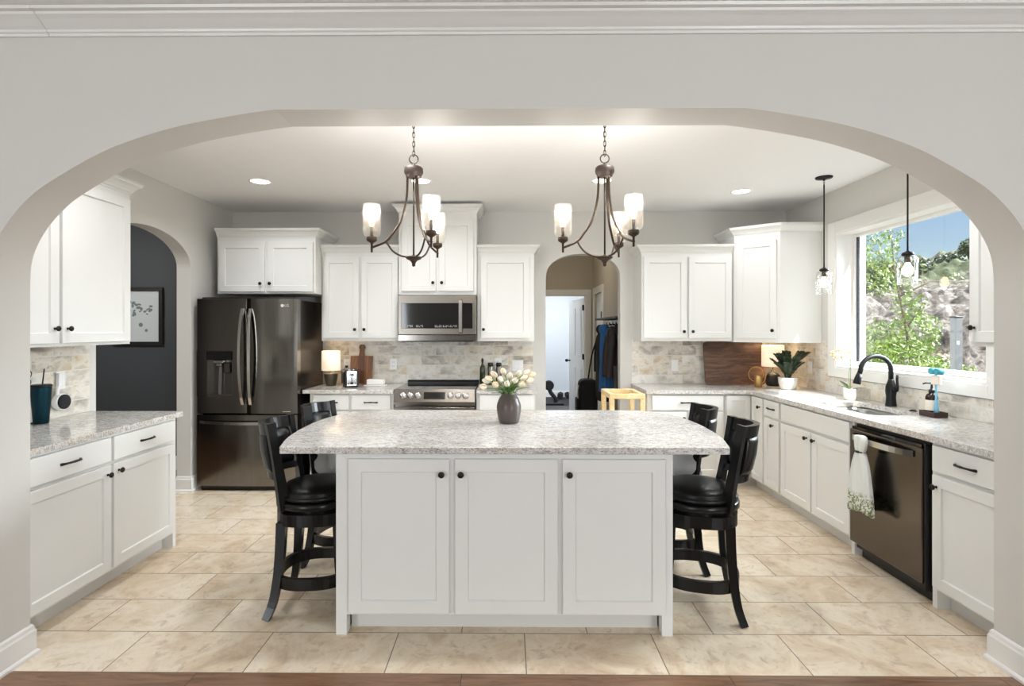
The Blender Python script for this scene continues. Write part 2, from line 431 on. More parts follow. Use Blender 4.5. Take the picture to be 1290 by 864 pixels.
# right wall with window opening
mb = MB()
WY0, WY1, WZ0, WZ1 = 3.22, 4.72, 1.15, 2.345
mb.box(XR, 3.12, 2.40, WY0, 0, 2.86); mb.box(XR, 3.12, WY1, 5.70, 0, 2.86)
mb.box(XR, 3.12, WY0, WY1, 0, WZ0); mb.box(XR, 3.12, WY0, WY1, WZ1, 2.86)
structure('wall_right', mb, 'wall', 'greige kitchen wall around the big window', 'wall')
structure('ceiling', MB().box(-3.05, 3.12, 2.40, 5.70, CEIL, 2.80), 'ceiling', 'white kitchen ceiling', 'ceiling')
structure('ceiling', MB().box(-4.2, 4.2, -3.6, 2.214, 2.80, 2.86), 'ceiling', 'white ceiling strip of the near room above the crown moulding', 'ceiling')
structure('floor', MB().box(-3.05, 3.12, 2.283, 8.6, -.05, 0), 'tile', 'beige stone look tile floor in running bond', 'floor')
structure('floor', MB().box(-4.2, 4.2, -3.6, 2.283, -.05, 0.001), 'hardwood', 'brown hardwood floor strip in front of the tile', 'floor')
# near room
structure('wall_left', MB().box(-4.3, -4.2, -3.6, 2.214, 0, 2.86), 'wall')
structure('wall_right', MB().box(4.2, 4.3, -3.6, 2.214, 0, 2.86), 'wall')
structure('wall_rear', MB().box(-4.3, 4.3, -3.7, -3.6, 0, 2.86), 'wall')
# crown moulding on the arch wall, two lengths meeting at a visible joint
prof = [(2.2138,2.722),(2.205,2.722),(2.2035,2.732),(2.196,2.736),(2.193,2.744),(2.180,2.752),(2.158,2.768),(2.140,2.778),(2.136,2.786),(2.118,2.788),(2.114,2.799),(2.2138,2.799)]
for a0, a1, nm in ((-4.19, -1.932, 'left length'), (-1.9295, 4.19, 'long length')):
    structure('trim_1' if a0 < -3 else 'trim_2', MB().prism(prof, 'X', a0, a1), 'trim', 'white crown moulding above the arch, '+nm, 'crown moulding')
# baseboards
def bb(mb, x0, y0, x1, y1, h=.14, t=.016, ext0=0, ext1=0):
    """baseboard against a wall line; thickness to the left of travel"""
    d = Vector((x1-x0, y1-y0)); ln = d.length; d.normalize(); n = Vector((-d.y, d.x))
    prof = [(.0005,0),(t+.010,0),(t+.010,.012),(t+.004,.02),(t,.022),(t,h-.03),(t-.004,h-.022),(t-.006,h-.008),(.004,h),(.0005,h)]
    rings = []
    for s_, e in ((0, ext0), (ln, ext1)):
        rings.append([(x0+d.x*(s_ + (e*q if s_ else -e*q))+n.x*q, y0+d.y*(s_ + (e*q if s_ else -e*q))+n.y*q, z) for q, z in prof])
    mb.loft(rings, True, True, True, False)
mb = MB(); bb(mb, -2.187, 2.40, -2.187, 2.214, ext0=1, ext1=1); bb(mb, -2.187, 2.214, -4.2, 2.214, ext0=1); bb(mb, -2.215, 2.40, -2.187, 2.40, ext1=1)
# travel direction must keep the room on the left
mb.bm.free(); mb = MB()
def bbr(mb, *a, **k):   # thickness to the right of travel
    x0, y0, x1, y1 = a; bb(mb, x1, y1, x0, y0, ext0=k.get('ext1', 0), ext1=k.get('ext0', 0))
bbr(mb, -2.187, 2.214, -2.187, 2.40, ext0=1, ext1=1); bbr(mb, -4.19, 2.214, -2.187, 2.214, ext1=1); bbr(mb, -2.187, 2.40, -2.27, 2.40, ext0=1)
structure('baseboard_left', mb, 'trim', 'white baseboard wrapping the left foot of the wide arch', 'baseboard')
mb = MB()
bb(mb, 2.187, 2.214, 2.187, 2.40, ext0=1, ext1=1); bb(mb, 4.19, 2.214, 2.187, 2.214, ext1=1); bb(mb, 2.187, 2.40, 2.27, 2.40, ext0=1)
structure('baseboard_right', mb, 'trim', 'white baseboard wrapping the right foot of the wide arch', 'baseboard')
mb = MB(); bbr(mb, XL, 4.84, XL, 5.56, ext0=1); bb(mb, XL, 4.84, -3.05, 4.84, ext0=1)
structure('baseboard_back', mb, 'trim', 'white baseboard on the wall stub beside the refrigerator', 'baseboard')
# dark room beyond the left arch
mb = MB(); mb.box(-6.2, -3.051, 5.62, 5.72, 0, 2.8)
structure('wall_far_left', mb, 'wall_dark', 'charcoal wall beyond the left arch', 'wall')
structure('wall_far_side', MB().box(-6.3, -6.2, 2.3, 5.72, 0, 2.8).box(-6.2, -4.21, 2.22, 2.35, 0, 2.8), 'wall_dark')
structure('ceiling', MB().box(-6.3, -3.051, 2.3, 5.72, 2.75, 2.8), 'ceiling')
structure('floor', MB().box(-6.3, -3.051, 2.3, 5.72, -.05, 0), 'hardwood')
mb = MB(); bb(mb, -3.06, 5.62, -6.2, 5.62)
structure('baseboard_far', mb, 'trim', 'white baseboard below the charcoal wall', 'baseboard')
# hall behind the arched doorway, doors and the gym
structure('wall_hall', MB().box(.10, .20, 5.701, 8.5, 0, 2.8), 'wall_tan', 'tan left wall of the hall', 'wall')
mb = MB(); mb.box(1.36, 1.46, 5.701, 7.62, 0, 2.8); mb.box(1.36, 1.46, 8.32, 8.5, 0, 2.8); mb.box(1.36, 1.46, 7.62, 8.32, 2.04, 2.8)
structure('wall_hall', mb, 'wall_tan', 'tan right wall of the hall with the coat shelf', 'wall')
mb = MB(); mb.box(.10, .44, 8.5, 8.6, 0, 2.8); mb.box(1.235, 1.46, 8.5, 8.6, 0, 2.8); mb.box(.44, 1.235, 8.5, 8.6, 2.03, 2.8)
structure('wall_hall', mb, 'wall_tan', 'tan end wall of the hall above the open door', 'wall')
structure('ceiling', MB().box(.1, 1.46, 5.701, 8.6, 2.74, 2.8), 'ceiling')
structure('trim_3', MB().box(.35, .44, 8.484, 8.499, 0, 2.03).box(1.235, 1.335, 8.484, 8.499, 0, 2.03).box(.35, 1.335, 8.484, 8.499, 2.03, 2.13), 'trim', 'white casing round the open hall door', 'door casing')
structure('trim_4', MB().box(1.345, 1.3595, 7.52, 7.62, 0, 2.04).box(1.345, 1.3595, 8.32, 8.42, 0, 2.04).box(1.345, 1.3595, 7.52, 8.42, 2.04, 2.14), 'trim', 'white casing of the side door in the hall', 'door casing')
d = sgroup('door_2', 'closed white panelled side door in the right wall of the hall', 'door')
mb = MB(); mb.box(1.39, 1.425, 7.622, 8.318, .008, 2.035); mb.box(1.384, 1.3895, 7.72, 8.22, 1.05, 1.9, .003); mb.box(1.384, 1.3895, 7.72, 8.22, .2, .9, .003); mb.build('door_leaf', 'trim', d)
structure('wall_gym', MB().box(-2.5, 3.5, 11.7, 11.8, 0, 3).box(-2.6, -2.5, 8.6, 11.8, 0, 3).box(2.6, 2.7, 8.6, 11.8, 0, 3), 'wall_blue', 'pale blue grey far wall of the gym room', 'wall')
structure('ceiling', MB().box(-2.6, 2.7, 8.6, 11.8, 2.75, 2.8), 'ceiling')
structure('floor', MB().box(-2.6, 2.7, 8.6, 11.8, -.05, 0.001), 'rubber', 'dark rubber gym floor seen through the hall door', 'floor')
mb = MB(); bb(mb, 2.6, 11.7, -2.5, 11.7)
structure('baseboard_gym', mb, 'trim', 'white baseboard of the gym room', 'baseboard')
# open white panel door
d = sgroup('door_1', 'white panelled door standing ajar at the end of the hall', 'door')
d.location = (1.225, 8.61, 0); d.rotation_euler = (0, 0, R(101))
mb = MB(); mb.box(0, .76, -.035, 0, .008, 2.0)
for z0, z1 in ((.2, .85), (1.05, 1.85)):
    mb.box(.10, .34, 0, .006, z0, z1, .004); mb.box(.42, .66, 0, .006, z0, z1, .004)
mb.build('door_leaf', 'trim', d)
mb = MB()
for z in (.25, 1.0, 1.8): mb.box(-.012, .03, -.045, .012, z, z+.09)
mb.build('hinge', 'blackmetal', d)
mb = MB(); mb.tube([(.70, -.035, .95), (.70, -.08, .95)], .012); mb.ball((.70, -.10, .95), .028); mb.tube([(.70, 0, .95), (.70, .05, .95)], .012); mb.ball((.70, .065, .95), .028)
mb.build('door_knob', 'blackmetal', d)
mb = MB()
mb.box(1.335, 1.348, 7.605, 7.635, 1.66, 1.75)
tag(mb.build('door_hinge', 'blackmetal'), 'small black hinge on the side door casing above the coats', 'hinge')

# backsplash tile fields
mb = MB()
mb.box(-1.93, .262, 5.572, 5.5795, .923, 1.385)
structure('trim_5', mb, 'splash_x', 'weathered cream and grey tile backsplash behind the range', 'backsplash')
structure('trim_6', MB().box(1.305, 2.915, 5.572, 5.5795, .923, 1.385), 'splash_x', 'weathered tile backsplash between the hall arch and the corner', 'backsplash')
mb = MB(); mb.box(2.912, 2.9195, 4.825, 5.571, .923, 1.385); mb.box(2.912, 2.9195, 3.115, 4.825, .923, 1.064); mb.box(2.912, 2.9195, 2.402, 3.115, .923, 1.4)
structure('trim_7', mb, 'splash_y', 'weathered tile backsplash below the window', 'backsplash')
structure('trim_8', MB().box(XL+.0005, XL+.008, 2.402, 3.655, .923, 1.40), 'splash_y', 'weathered tile backsplash over the left counter', 'backsplash')

# window
w = sgroup('window_1', 'large white framed picture window over the sink', 'window')
mb = MB(); c0, c1 = 2.898, 2.9198
mb.box(c0, c1, WY0-.10, WY0, WZ0-.08, WZ1+.1, .003); mb.box(c0, c1, WY1, WY1+.10, WZ0-.08, WZ1+.1, .003)
mb.box(c0, c1, WY0, WY1, WZ1, WZ1+.1, .003); mb.box(c0, c1, WY0, WY1, WZ0-.08, WZ0, .003)
mb.build('casing', 'trim', w)
mb = MB()
mb.box(2.905, 3.16, WY0, WY0+.02, WZ0, WZ1); mb.box(2.905, 3.16, WY1-.02, WY1, WZ0, WZ1)
mb.box(2.905, 3.16, WY0+.02, WY1-.02, WZ1-.02, WZ1); mb.box(2.905, 3.16, WY0+.02, WY1-.02, WZ0, WZ0+.02)
mb.build('jamb', 'trim', w)
mb = MB(); a0, a1 = 3.045, 3.095; p = WY0+.02; q = WY1-.02
mb.box(a0, a1, p, p+.03, WZ0+.02, WZ1-.02, .003); mb.box(a0, a1, q-.03, q, WZ0+.02, WZ1-.02, .003)
mb.box(a0, a1, p+.03, q-.03, WZ1-.045, WZ1-.02, .003); mb.box(a0, a1, p+.03, q-.03, WZ0+.02, WZ0+.06, .003)
mb.build('window_frame', 'trim', w)
MB().box(3.060, 3.078, q-.045, q-.03, WZ0+.06, WZ1-.045).build('gasket', 'gasket', w)
MB().box(3.066, 3.070, p+.03, q-.045, WZ0+.06, WZ1-.045).build('pane', 'pane', w)

# ------------------------------------------------------------------ outside
m = M['dirt'] = mat('rocky_dirt', (160, 140, 125), .95)
co = coords(m)
n1 = noise_t(m, 2.6, co, 10, .76, .6); n2 = noise_t(m, .22, co, 5, .6)
c = ramp(m, n1.outputs[0], [(.36, (46, 41, 37)), (.45, (94, 85, 77)), (.53, (128, 118, 109)), (.62, (170, 162, 153))])
g = ramp(m, n2.outputs[0], [(.50, (0,0,0,1)), (.58, (.0,.0,.0,1))])
s_ = N(m, 'ShaderNodeSeparateXYZ'); L(m, co, s_.inputs[0])
mr = N(m, 'ShaderNodeMapRange'); mr.inputs[1].default_value = 2.9; mr.inputs[2].default_value = 3.7; L(m, s_.outputs[2], mr.inputs[0])
n3 = noise_t(m, .35, co, 4, .6); gg = ramp(m, n3.outputs[0], [(.34, (0,0,0,1)), (.44, (1,1,1,1))])
mu = N(m, 'ShaderNodeMath', operation='MULTIPLY'); L(m, mr.outputs[0], mu.inputs[0]); L(m, gg, mu.inputs[1])
gr = ramp(m, n1.outputs[0], [(.35, (58, 68, 40)), (.6, (92, 100, 62))])
L(m, mixc(m, mu.outputs[0], c, gr), B(m).inputs['Base Color'])
bump(m, n1.outputs[0], 1.0, .35)
def hill(x, y):
    d = math.hypot(x-0, y)
    t = max(0, (d-8.0))
    z = -.45 + .232*t - .00155*t*t
    if t > 40: z = -.45+.232*40-2.48 + .06*(t-40)
    a = min(1, t/4)
    v = Vector((x*.16, y*.16, 0)); v2 = Vector((x*.8, y*.8, 3))
    return z + a*(.8*(noise.fractal(v, 1.0, 2.0, 4)) + .42*noise.fractal(v2, .6, 2.1, 6)) + min(1.6, .05*max(0, x-y)*min(1,t/25))
mb = MB(); rows = []
nx, ny = 330, 230
for i in range(nx+1):
    f = i/nx; d = 3.0 + 87*f**1.8; rr = []
    for j in range(ny+1):
        an = R(22 + 62*j/ny); x = 3.35 + d*math.cos(an)*1.0; y = 1.5 + d*math.sin(an)
        rr.append((x, y, hill(x, y)))
    rows.append(rr)
V = [[mb.v(p) for p in r] for r in rows]
for i in range(nx):
    for j in range(ny): mb.face([V[i][j], V[i+1][j], V[i+1][j+1], V[i][j+1]], True)
structure('hillside', mb, 'dirt', 'rocky bare dirt hillside rising outside the window', 'hillside')
def leaf_mat(name, a, b_):
    m = mat(name, a, .5); t = N(m, 'ShaderNodeTexCoord'); n = noise_t(m, 5, t.outputs['Object'], 3)
    L(m, ramp(m, n.outputs[0], [(.35, a), (.65, b_)]), B(m).inputs['Base Color'])
    B(m).inputs['Transmission Weight'].default_value = 0
    return m
M['leaf_light'] = leaf_mat('light_green_leaves', (84, 112, 44), (136, 156, 72))
M['leaf_mid'] = leaf_mat('mid_green_leaves', (60, 84, 42), (96, 116, 60))
M['leaf_dark'] = leaf_mat('dark_bush_leaves', (44, 60, 42), (74, 92, 60))
M['bark'] = mat('thin_grey_bark', (92, 78, 66), .9)
def leaves(mb, rng, pts, size):
    for (x, y, z) in pts:
        s_ = size*rng.uniform(.6, 1.3); n = Vector((rng.uniform(-1,1), rng.uniform(-1,1), rng.uniform(-.2,1.2))).normalized()
        u = n.orthogonal().normalized(); u.rotate(Matrix.Rotation(rng.uniform(0, 6.28), 3, n)); w_ = n.cross(u)
        c = Vector((x, y, z))
        mb.face([mb.v(c-u*s_), mb.v(c-w_*s_*.42+n*s_*.1), mb.v(c+u*s_), mb.v(c+w_*s_*.42+n*s_*.1)])
rng = random.Random(4)
def tree(name, label, cat, x, y, z0, blobs, trunk, m, size, dens, branches=(), group=None):
    t = thing(name, label, cat, (x, y, z0), 0, group)
    if trunk:
        mb = MB(); mb.tube(trunk[0], trunk[1], 6)
        for br in branches: mb.tube(br, [.012, .008, .004], 5)
        mb.build('trunk', 'bark', t)
    mb = MB(); pts = []
    for (cx, cy, cz, rx, rz) in blobs:
        for k in range(int(dens*rx*rx*rz)):
            v = Vector((rng.gauss(0,1), rng.gauss(0,1), rng.gauss(0,1))).normalized()*rng.uniform(.25, 1)**.5
            pts.append((cx+v.x*rx, cy+v.y*rx, cz+v.z*rz))
    leaves(mb, rng, pts, size); mb.build('foliage', m, t)
    return t
# leafy sapling near the left edge of the window
tree('sapling', 'light green sapling with a thin leaning trunk, close outside the window', 'tree', 5.05, 6.75, -.1,
     [(-.12,0,1.05,.52,.45), (.42,.0,.95,.42,.30), (-.3,.1,1.35,.30,.38), (.1,0,1.55,.30,.30), (-.05,0,2.05,.13,.22), (-.35,0,2.6,.22,.28), (-.15,0,2.78,.12,.1), (.18,0,2.38,.07,.06), (.6,0,2.25,.10,.05), (.95,0,2.2,.08,.04), (-.35,0,2.2,.2,.2), (.05,0,1.9,.2,.16)],
     ([(.12,0,0), (.1,0,1.0), (-.02,0,1.7), (-.13,.02,2.3), (-.18,.02,2.85)], [.028,.024,.018,.012,.006]), 'leaf_light', .027, 30000,
     ([(-.1,0,2.0), (.3,0,2.2), (.95,0,2.2)], [(-.15,0,2.3), (-.3,0,2.5), (-.45,0,2.6)], [(0,0,1.6), (.2,0,1.9), (.2,0,2.35)], [(.05,0,1.2), (.3,0,1.3), (.55,0,1.2)]))
for k, (x, y, r_, h_, mm, lb) in enumerate(((14.2, 20.7, .75, .75, 'leaf_mid', 'rounded green tree on the slope at the left edge of the window view'), (16.1, 22.0, .7, .55, 'leaf_mid', 'wide green shrub on the slope behind the sapling'),
                             (18.6, 24.0, .5, .45, 'leaf_dark', 'dark bush on the ridge behind the hanging pendant glass'), (20.8, 25.0, .75, .55, 'leaf_dark', 'round dark green bush on the ridge beside the upper cabinet'), (23.4, 26.5, .8, .6, 'leaf_mid', 'small green treetop at the right end of the ridge'))):
    z0 = hill(x, y)
    tree('bush', lb, 'bush', x, y, z0-.1, [(0,0,h_*.8,r_,h_), (r_*.5,0,h_*.5,r_*.7,h_*.6), (-r_*.5,0,h_*.6,r_*.6,h_*.6)], None, mm, .085, 5200)
t = thing('fence_post', 'grey square metal post standing outside the window', 'post', (4.24, 5.04, -.45))
MB().box(-.033, .033, -.033, .033, 0, 2.05, .004).build('post', mat('weathered_post', (96, 98, 100), .6, .3), t)
MB().box(-.037, .037, -.037, .037, 2.05, 2.065, .004).build('cap', 'blackmetal', t)
MB().box(-.022, .002, -.0345, -.0335, 1.80, 1.83).build('tag', 'plastic_w', t)

# ------------------------------------------------------------------ cabinets
CT0, CT1 = .888, .922
def knob(parent, x, z, y=-.0205):
    mb = MB(); mb.M = Matrix.Translation((x, y, z)) @ Matrix.Rotation(PI/2, 4, 'X')
    mb.lathe([(.0075,0),(.0075,.002),(.005,.006),(.005,.012),(.012,.016),(.0155,.021),(.0155,.025),(.012,.029),(.004,.0305)], seg=16)
    return mb.build('knob', 'bronze', parent)
def pull(parent, x, z, y=-.0205, ln=.105):
    mb = MB(); pts = []
    for k in range(11):
        t = k/10; pts.append((x+(t-.5)*ln*1.12, y-.004-.024*math.sin(PI*t)**.6, z+.004*math.sin(PI*t)))
    mb.tube(pts, [.0075,.0062,.0055,.0055,.006,.0068,.006,.0055,.0055,.0062,.0075], 8)
    for sx in (-1, 1): mb.lathe([(.007,-.006),(.009,0),(.007,.006)], x+sx*ln*.56, y-.004, 10) if False else mb.ball((x+sx*ln*.56, y-.003, z), .0085, 10, 6, (1,.6,1))
    return mb.build('pull', 'bronze', parent)
def shaker(mb, x0, x1, z0, z1, y=-.0205, t=.02, r=.058):
    y1 = y+t; b = .0022
    # frame ring as loft: outer -> inner edge -> recess, panel
    def ring(i, yy): return [(x0+i, yy, z0+i), (x1-i, yy, z0+i), (x1-i, yy, z1-i), (x0+i, yy, z1-i)]
    mb.loft([ring(0, y1), ring(0, y+b), ring(b, y), ring(r, y), ring(r+.004, y+.010)], True, True, True, False)
def front(root, kind, x0, x1, z0, z1, h=None):
    mb = MB()
    if kind == 'door': shaker(mb, x0, x1, z0, z1)
    else: mb.box(x0, x1, -.0205, -.0005, z0, z1, .0025)
    o = mb.build({'door': 'door', 'drawer': 'drawer', 'false': 'drawer_panel'}[kind], 'cab', root)
    if kind == 'door' and h: knob(o, h[0], h[1])
    if kind == 'drawer': pull(o, (x0+x1)/2, (z0+z1)/2)
    return o
def base_cab(label, w, fronts, loc, rz, group, d=.62, footL=False, footR=False, name='base_cabinet'):
    r = thing(name, label, 'cabinet', loc, rz, group)
    mb = MB(); mb.box(0, w, 0, d, .10, CT0-.001)
    if footL: mb.box(0, .032, 0, d, 0, .10)
    if footR: mb.box(w-.032, w, 0, d, 0, .10)
    mb.build('body', 'cab', r)
    MB().box(.034 if footL else .0, w-.034 if footR else w, .07, .09, 0, .0995).build('toe_kick', 'toe', r)
    for f in fronts: front(r, *f)
    return r
def upper_cab(label, w, d, z0, z1, fronts, loc, rz, group, flags=(1,1,0,1), cz=None, ctop=1.0, crown_on=True):
    """flags: crown on front, right, back, left"""
    r = thing('upper_cabinet', label, 'cabinet', (loc[0], loc[1], z0), rz, group); h = z1-z0
    mb = MB(); mb.box(0, w, 0, d, .0, h); mb.build('body', 'cab', r)
    if crown_on:
        mb = MB(); crown(mb, [(0,0),(w,0),(w,d),(0,d)], h+.0005-.03, flags, ctop); mb.build('crown', 'cab', r)
    for f in fronts: front(r, f[0], f[1], f[2], f[3]-z0, f[4]-z0, (f[5][0], f[5][1]-z0) if len(f) > 5 else None)
    return r
dz0, dz1, wz0, wz1 = .118, .715, .735, .872      # base door and drawer heights
BACKR, LEFTR, RIGHTR = 'lower cabinets along the back wall', 'cabinets on the left wall', 'lower cabinets along the window wall'

# left wall: local x runs along +Y, front faces +X
LX = -2.29; ly = 2.422
base_cab('white lower cabinet on the left with two drawers and two doors', 1.20,
    [('drawer', .02, .585, wz0, wz1), ('drawer', .605, 1.165, wz0, wz1), ('door', .02, .585, dz0, dz1, (.555, .665)), ('door', .605, 1.165, dz0, dz1, (.640, .672))],
    (LX, ly, 0), PI/2, None, footR=True, d=.626)
upper_cab('tall white upper cabinet on the left wall above the tumbler', 1.175, .326, 1.392, 2.44,
    [('door', .02, .585, 1.41, 2.37, (.552, 1.495)), ('door', .606, 1.155, 1.41, 2.37, (.640, 1.495))], (-2.590, 2.422), PI/2, None, flags=(1,1,0,0))
# back wall uppers: local x along +X, front faces -Y
G = 'upper cabinets along the back wall'
upper_cab('white two door cabinet above the refrigerator', .95, .505, 1.835, 2.405,
    [('door', .022, .462, 1.853, 2.33, (.430, 1.93)), ('door', .488, .928, 1.853, 2.33, (.520, 1.93))], (-2.80, 5.07), 0, G, flags=(1,1,0,0))
upper_cab('white two door upper cabinet above the small lit lamp and toaster', .775, .345, 1.376, 2.270,
    [('door', .018, .372, 1.405, 2.205, (.338, 1.49)), ('door', .397, .760, 1.405, 2.205, (.431, 1.49))], (-1.848, 5.23), 0, G, flags=(1,0,0,0))
upper_cab('tall white two door cabinet reaching the ceiling above the microwave', .762, .405, 1.830, 2.655,
    [('door', .03, .365, 1.863, 2.56, (.338, 1.945)), ('door', .395, .732, 1.863, 2.56, (.424, 1.945))], (-1.069, 5.17), 0, G)
upper_cab('white single door upper cabinet between microwave and arched doorway', .56, .345, 1.376, 2.270,
    [('door', .035, .515, 1.405, 2.205, (.062, 1.49))], (-.303, 5.23), 0, G, flags=(1,1,0,0))
upper_cab('white two door upper cabinet above the large walnut board', .893, .345, 1.376, 2.270,
    [('door', .018, .442, 1.405, 2.205, (.408, 1.47)), ('door', .462, .880, 1.405, 2.205, (.494, 1.47))], (1.317, 5.23), 0, G, flags=(1,0,0,1))
# corner cabinet with a diagonal face
r = thing('corner_upper_cabinet', 'tall white diagonal corner cabinet beside the window', 'cabinet', (0,0,1.366), 0, G)
foot = [(2.214, 5.575), (2.214, 5.20), (2.535, 4.945), (2.917, 4.945), (2.917, 5.575)]
MB().prism(foot, 'Z', 0, 1.05).build('body', 'cab', r)
mb = MB(); crown(mb, foot, 1.03, (1,1,1,0,0), 1.0); mb.build('crown', 'cab', r)
dv = Vector((2.535-2.214, 4.945-5.20)); ang = math.atan2(dv.y, dv.x); fw = dv.length
mb = MB(); mb.M = Matrix.Translation((2.214, 5.20, 0)) @ Matrix.Rotation(ang, 4, 'Z'); shaker(mb, .03, fw-.03, .04, .965, r=.055)
dd = mb.build('door', 'cab', r)
mb = MB(); mb.M = Matrix.Translation((2.214, 5.20, 0)) @ Matrix.Rotation(ang, 4, 'Z') @ Matrix.Translation((fw-.062, -.0205, .115)) @ Matrix.Rotation(PI/2, 4, 'X')
mb.lathe([(.0075,0),(.0075,.002),(.005,.006),(.005,.012),(.012,.016),(.0155,.021),(.0155,.025),(.012,.029),(.004,.0305)], seg=16); mb.build('knob', 'bronze', dd)
# upper cabinet by the right foot of the arch; front faces -X, local x runs along -Y
upper_cab('white upper cabinet at the near end of the window wall, cut off by the arch', .56, .326, 1.397, 2.44,
    [('door', .018, .54, 1.42, 2.37, (.05, 1.50))], (2.588, 2.985), -PI/2, None, flags=(1,0,0,1))

# back wall lowers
BY = 4.98
base_cab('white lower cabinet with two drawers left of the range', .790, [('drawer', .035, .37, wz0, wz1), ('drawer', .395, .765, wz0, wz1), ('door', .035, .37, dz0, dz1, (.34, .66)), ('door', .395, .765, dz0, dz1, (.425, .66))], (-1.87, BY, 0), 0, BACKR, d=.59)
base_cab('white lower cabinet between the range and the arched doorway', .55, [('drawer', .03, .525, wz0, wz1), ('door', .03, .525, dz0, dz1, (.06, .66))], (-.298, BY, 0), 0, BACKR, d=.59)
base_cab('white lower cabinet right of the arched doorway', .72, [('drawer', .04, .70, wz0, wz1), ('door', .04, .36, dz0, dz1, (.33, .66)), ('door', .38, .70, dz0, dz1, (.41, .66))], (1.31, BY, 0), 0, BACKR, d=.59)
# corner base, L shaped
r = thing('corner_base_cabinet', 'white corner lower cabinet with two doors meeting at the inside corner', 'cabinet', (0,0,0), 0, None)
RX = 2.29
MB().prism([(2.034, 4.98), (RX, 4.98), (RX, 4.735), (2.905, 4.735), (2.905, 5.57), (2.034, 5.57)], 'Z', .10, CT0-.001).build('body', 'cab', r)
MB().prism([(2.034, 5.05), (RX+.07, 5.05), (RX+.07, 4.735), (RX+.09, 4.735), (RX+.09, 5.07), (2.034, 5.07)], 'Z', 0, .0995).build('toe_kick', 'toe', r)
mb = MB(); mb.M = Matrix.Translation((2.034, 4.98, 0)); shaker(mb, .012, .232, dz0, wz1, r=.045); mb.build('door', 'cab', r)
mb = MB(); mb.M = Matrix.Translation((RX, 4.955, 0)) @ Matrix.Rotation(-PI/2, 4, 'Z'); shaker(mb, .002, .212, dz0, wz1, r=.045); dd = mb.build('door', 'cab', r)
mb = MB(); mb.M = Matrix.Translation((RX, 4.955, 0)) @ Matrix.Rotation(-PI/2, 4, 'Z') @ Matrix.Translation((.165, -.0205, .79)) @ Matrix.Rotation(PI/2, 4, 'X')
mb.lathe([(.0075,0),(.0075,.002),(.005,.006),(.005,.012),(.012,.016),(.0155,.021),(.0155,.025),(.012,.029),(.004,.0305)], seg=16); mb.build('knob', 'bronze', dd)
# right wall lowers (origin at the far end, local x towards the camera)
base_cab('narrow white lower cabinet with small drawer beside the corner', .288, [('drawer', .02, .275, wz0, wz1), ('door', .02, .275, dz0, dz1, (.185, .665))], (RX, 4.733, 0), -PI/2, RIGHTR, d=.615)
base_cab('wide white sink cabinet with two doors and one plain panel', .93, [('false', .02, .905, wz0, wz1), ('door', .02, .45, dz0, dz1, (.405, .665)), ('door', .468, .905, dz0, dz1, (.505, .665))], (RX, 4.443, 0), -PI/2, RIGHTR, d=.615, footR=True)
base_cab('white lower cabinet at the near end, right of the dishwasher', .45, [('drawer', .02, .44, wz0, wz1), ('door', .02, .44, dz0, dz1, (.05, .655))], (RX, 2.872, 0), -PI/2, RIGHTR, d=.615, footL=True)

# ------------------------------------------------------------------ worktops
def top(label, pts_list, group=None, name='countertop', hole=None):
    mb = MB()
    for p in pts_list: mb.prism(p, 'Z', CT0, CT1)
    o = mb.build(name, 'granite'); return tag(o, label, 'countertop', group)
def rect(x0, x1, y0, y1): return [(x0,y0),(x1,y0),(x1,y1),(x0,y1)]
top('speckled granite worktop of the left cabinet', [rect(XL+.009, -2.262, 2.405, 3.66)])
top('granite worktop left of the range', [rect(-1.93, -1.078, 4.945, 5.571)])
top('granite worktop between range and arched doorway', [rect(-.297, .268, 4.945, 5.571)])
# L shaped run with the sink cut-out
sx0, sx1, sy0, sy1 = 2.40, 2.765, 3.52, 4.14; cr = .07; cyy = (sy0+sy1)/2; cxx = (sx0+sx1)/2
def arc(cx, cy, r_, a0, a1, n=6): return [(cx+r_*math.cos(R(a0+(a1-a0)*k/n)), cy+r_*math.sin(R(a0+(a1-a0)*k/n))) for k in range(n+1)]
lower = [(2.258, 2.405), (2.911, 2.405), (2.911, cyy), (sx1, cyy)] + arc(sx1-cr, sy0+cr, cr, 0, -90) + arc(sx0+cr, sy0+cr, cr, -90, -180) + [(sx0, cyy), (2.258, cyy)]
upper = [(2.258, cyy), (sx0, cyy)] + arc(sx0+cr, sy1-cr, cr, 180, 90) + arc(sx1-cr, sy1-cr, cr, 90, 0) + [(sx1, cyy), (2.911, cyy), (2.911, 5.571), (1.292, 5.571), (1.292, 4.945), (2.22, 4.945), (2.258, 4.907)]
top('long L-shaped granite worktop with the sink under the window', [lower, upper])
# sink
r = thing('sink', 'undermount stainless steel sink below the window', 'sink', (cxx, cyy, 0))
def rr(x0, x1, y0, y1, c, z, n=5):
    pts = arc(x1-c, y0+c, c, -90, 0, n) + arc(x1-c, y1-c, c, 0, 90, n) + arc(x0+c, y1-c, c, 90, 180, n) + arc(x0+c, y0+c, c, 180, 270, n)
    return [(x-cxx, y-cyy, z) for x, y in pts]
mb = MB(); e = .006
mb.loft([rr(sx0-.012, sx1+.012, sy0-.012, sy1+.012, cr+.01, CT0-.0015), rr(sx0-e, sx1+e, sy0-e, sy1+e, cr, CT0-.0015), rr(sx0-e+.003, sx1+e-.003, sy0-e+.003, sy1+e-.003, cr, .86), rr(sx0+.01, sx1-.01, sy0+.01, sy1-.01, .05, .715), rr(sx0+.03, sx1-.03, sy0+.03, sy1-.03, .04, .70)], True, False, True, True)
mb.build('basin', 'sink', r)
MB().lathe([(.045,.7005),(.045,.704),(.03,.704),(.02,.7025)], seg=20).build('drain', 'chrome', r)
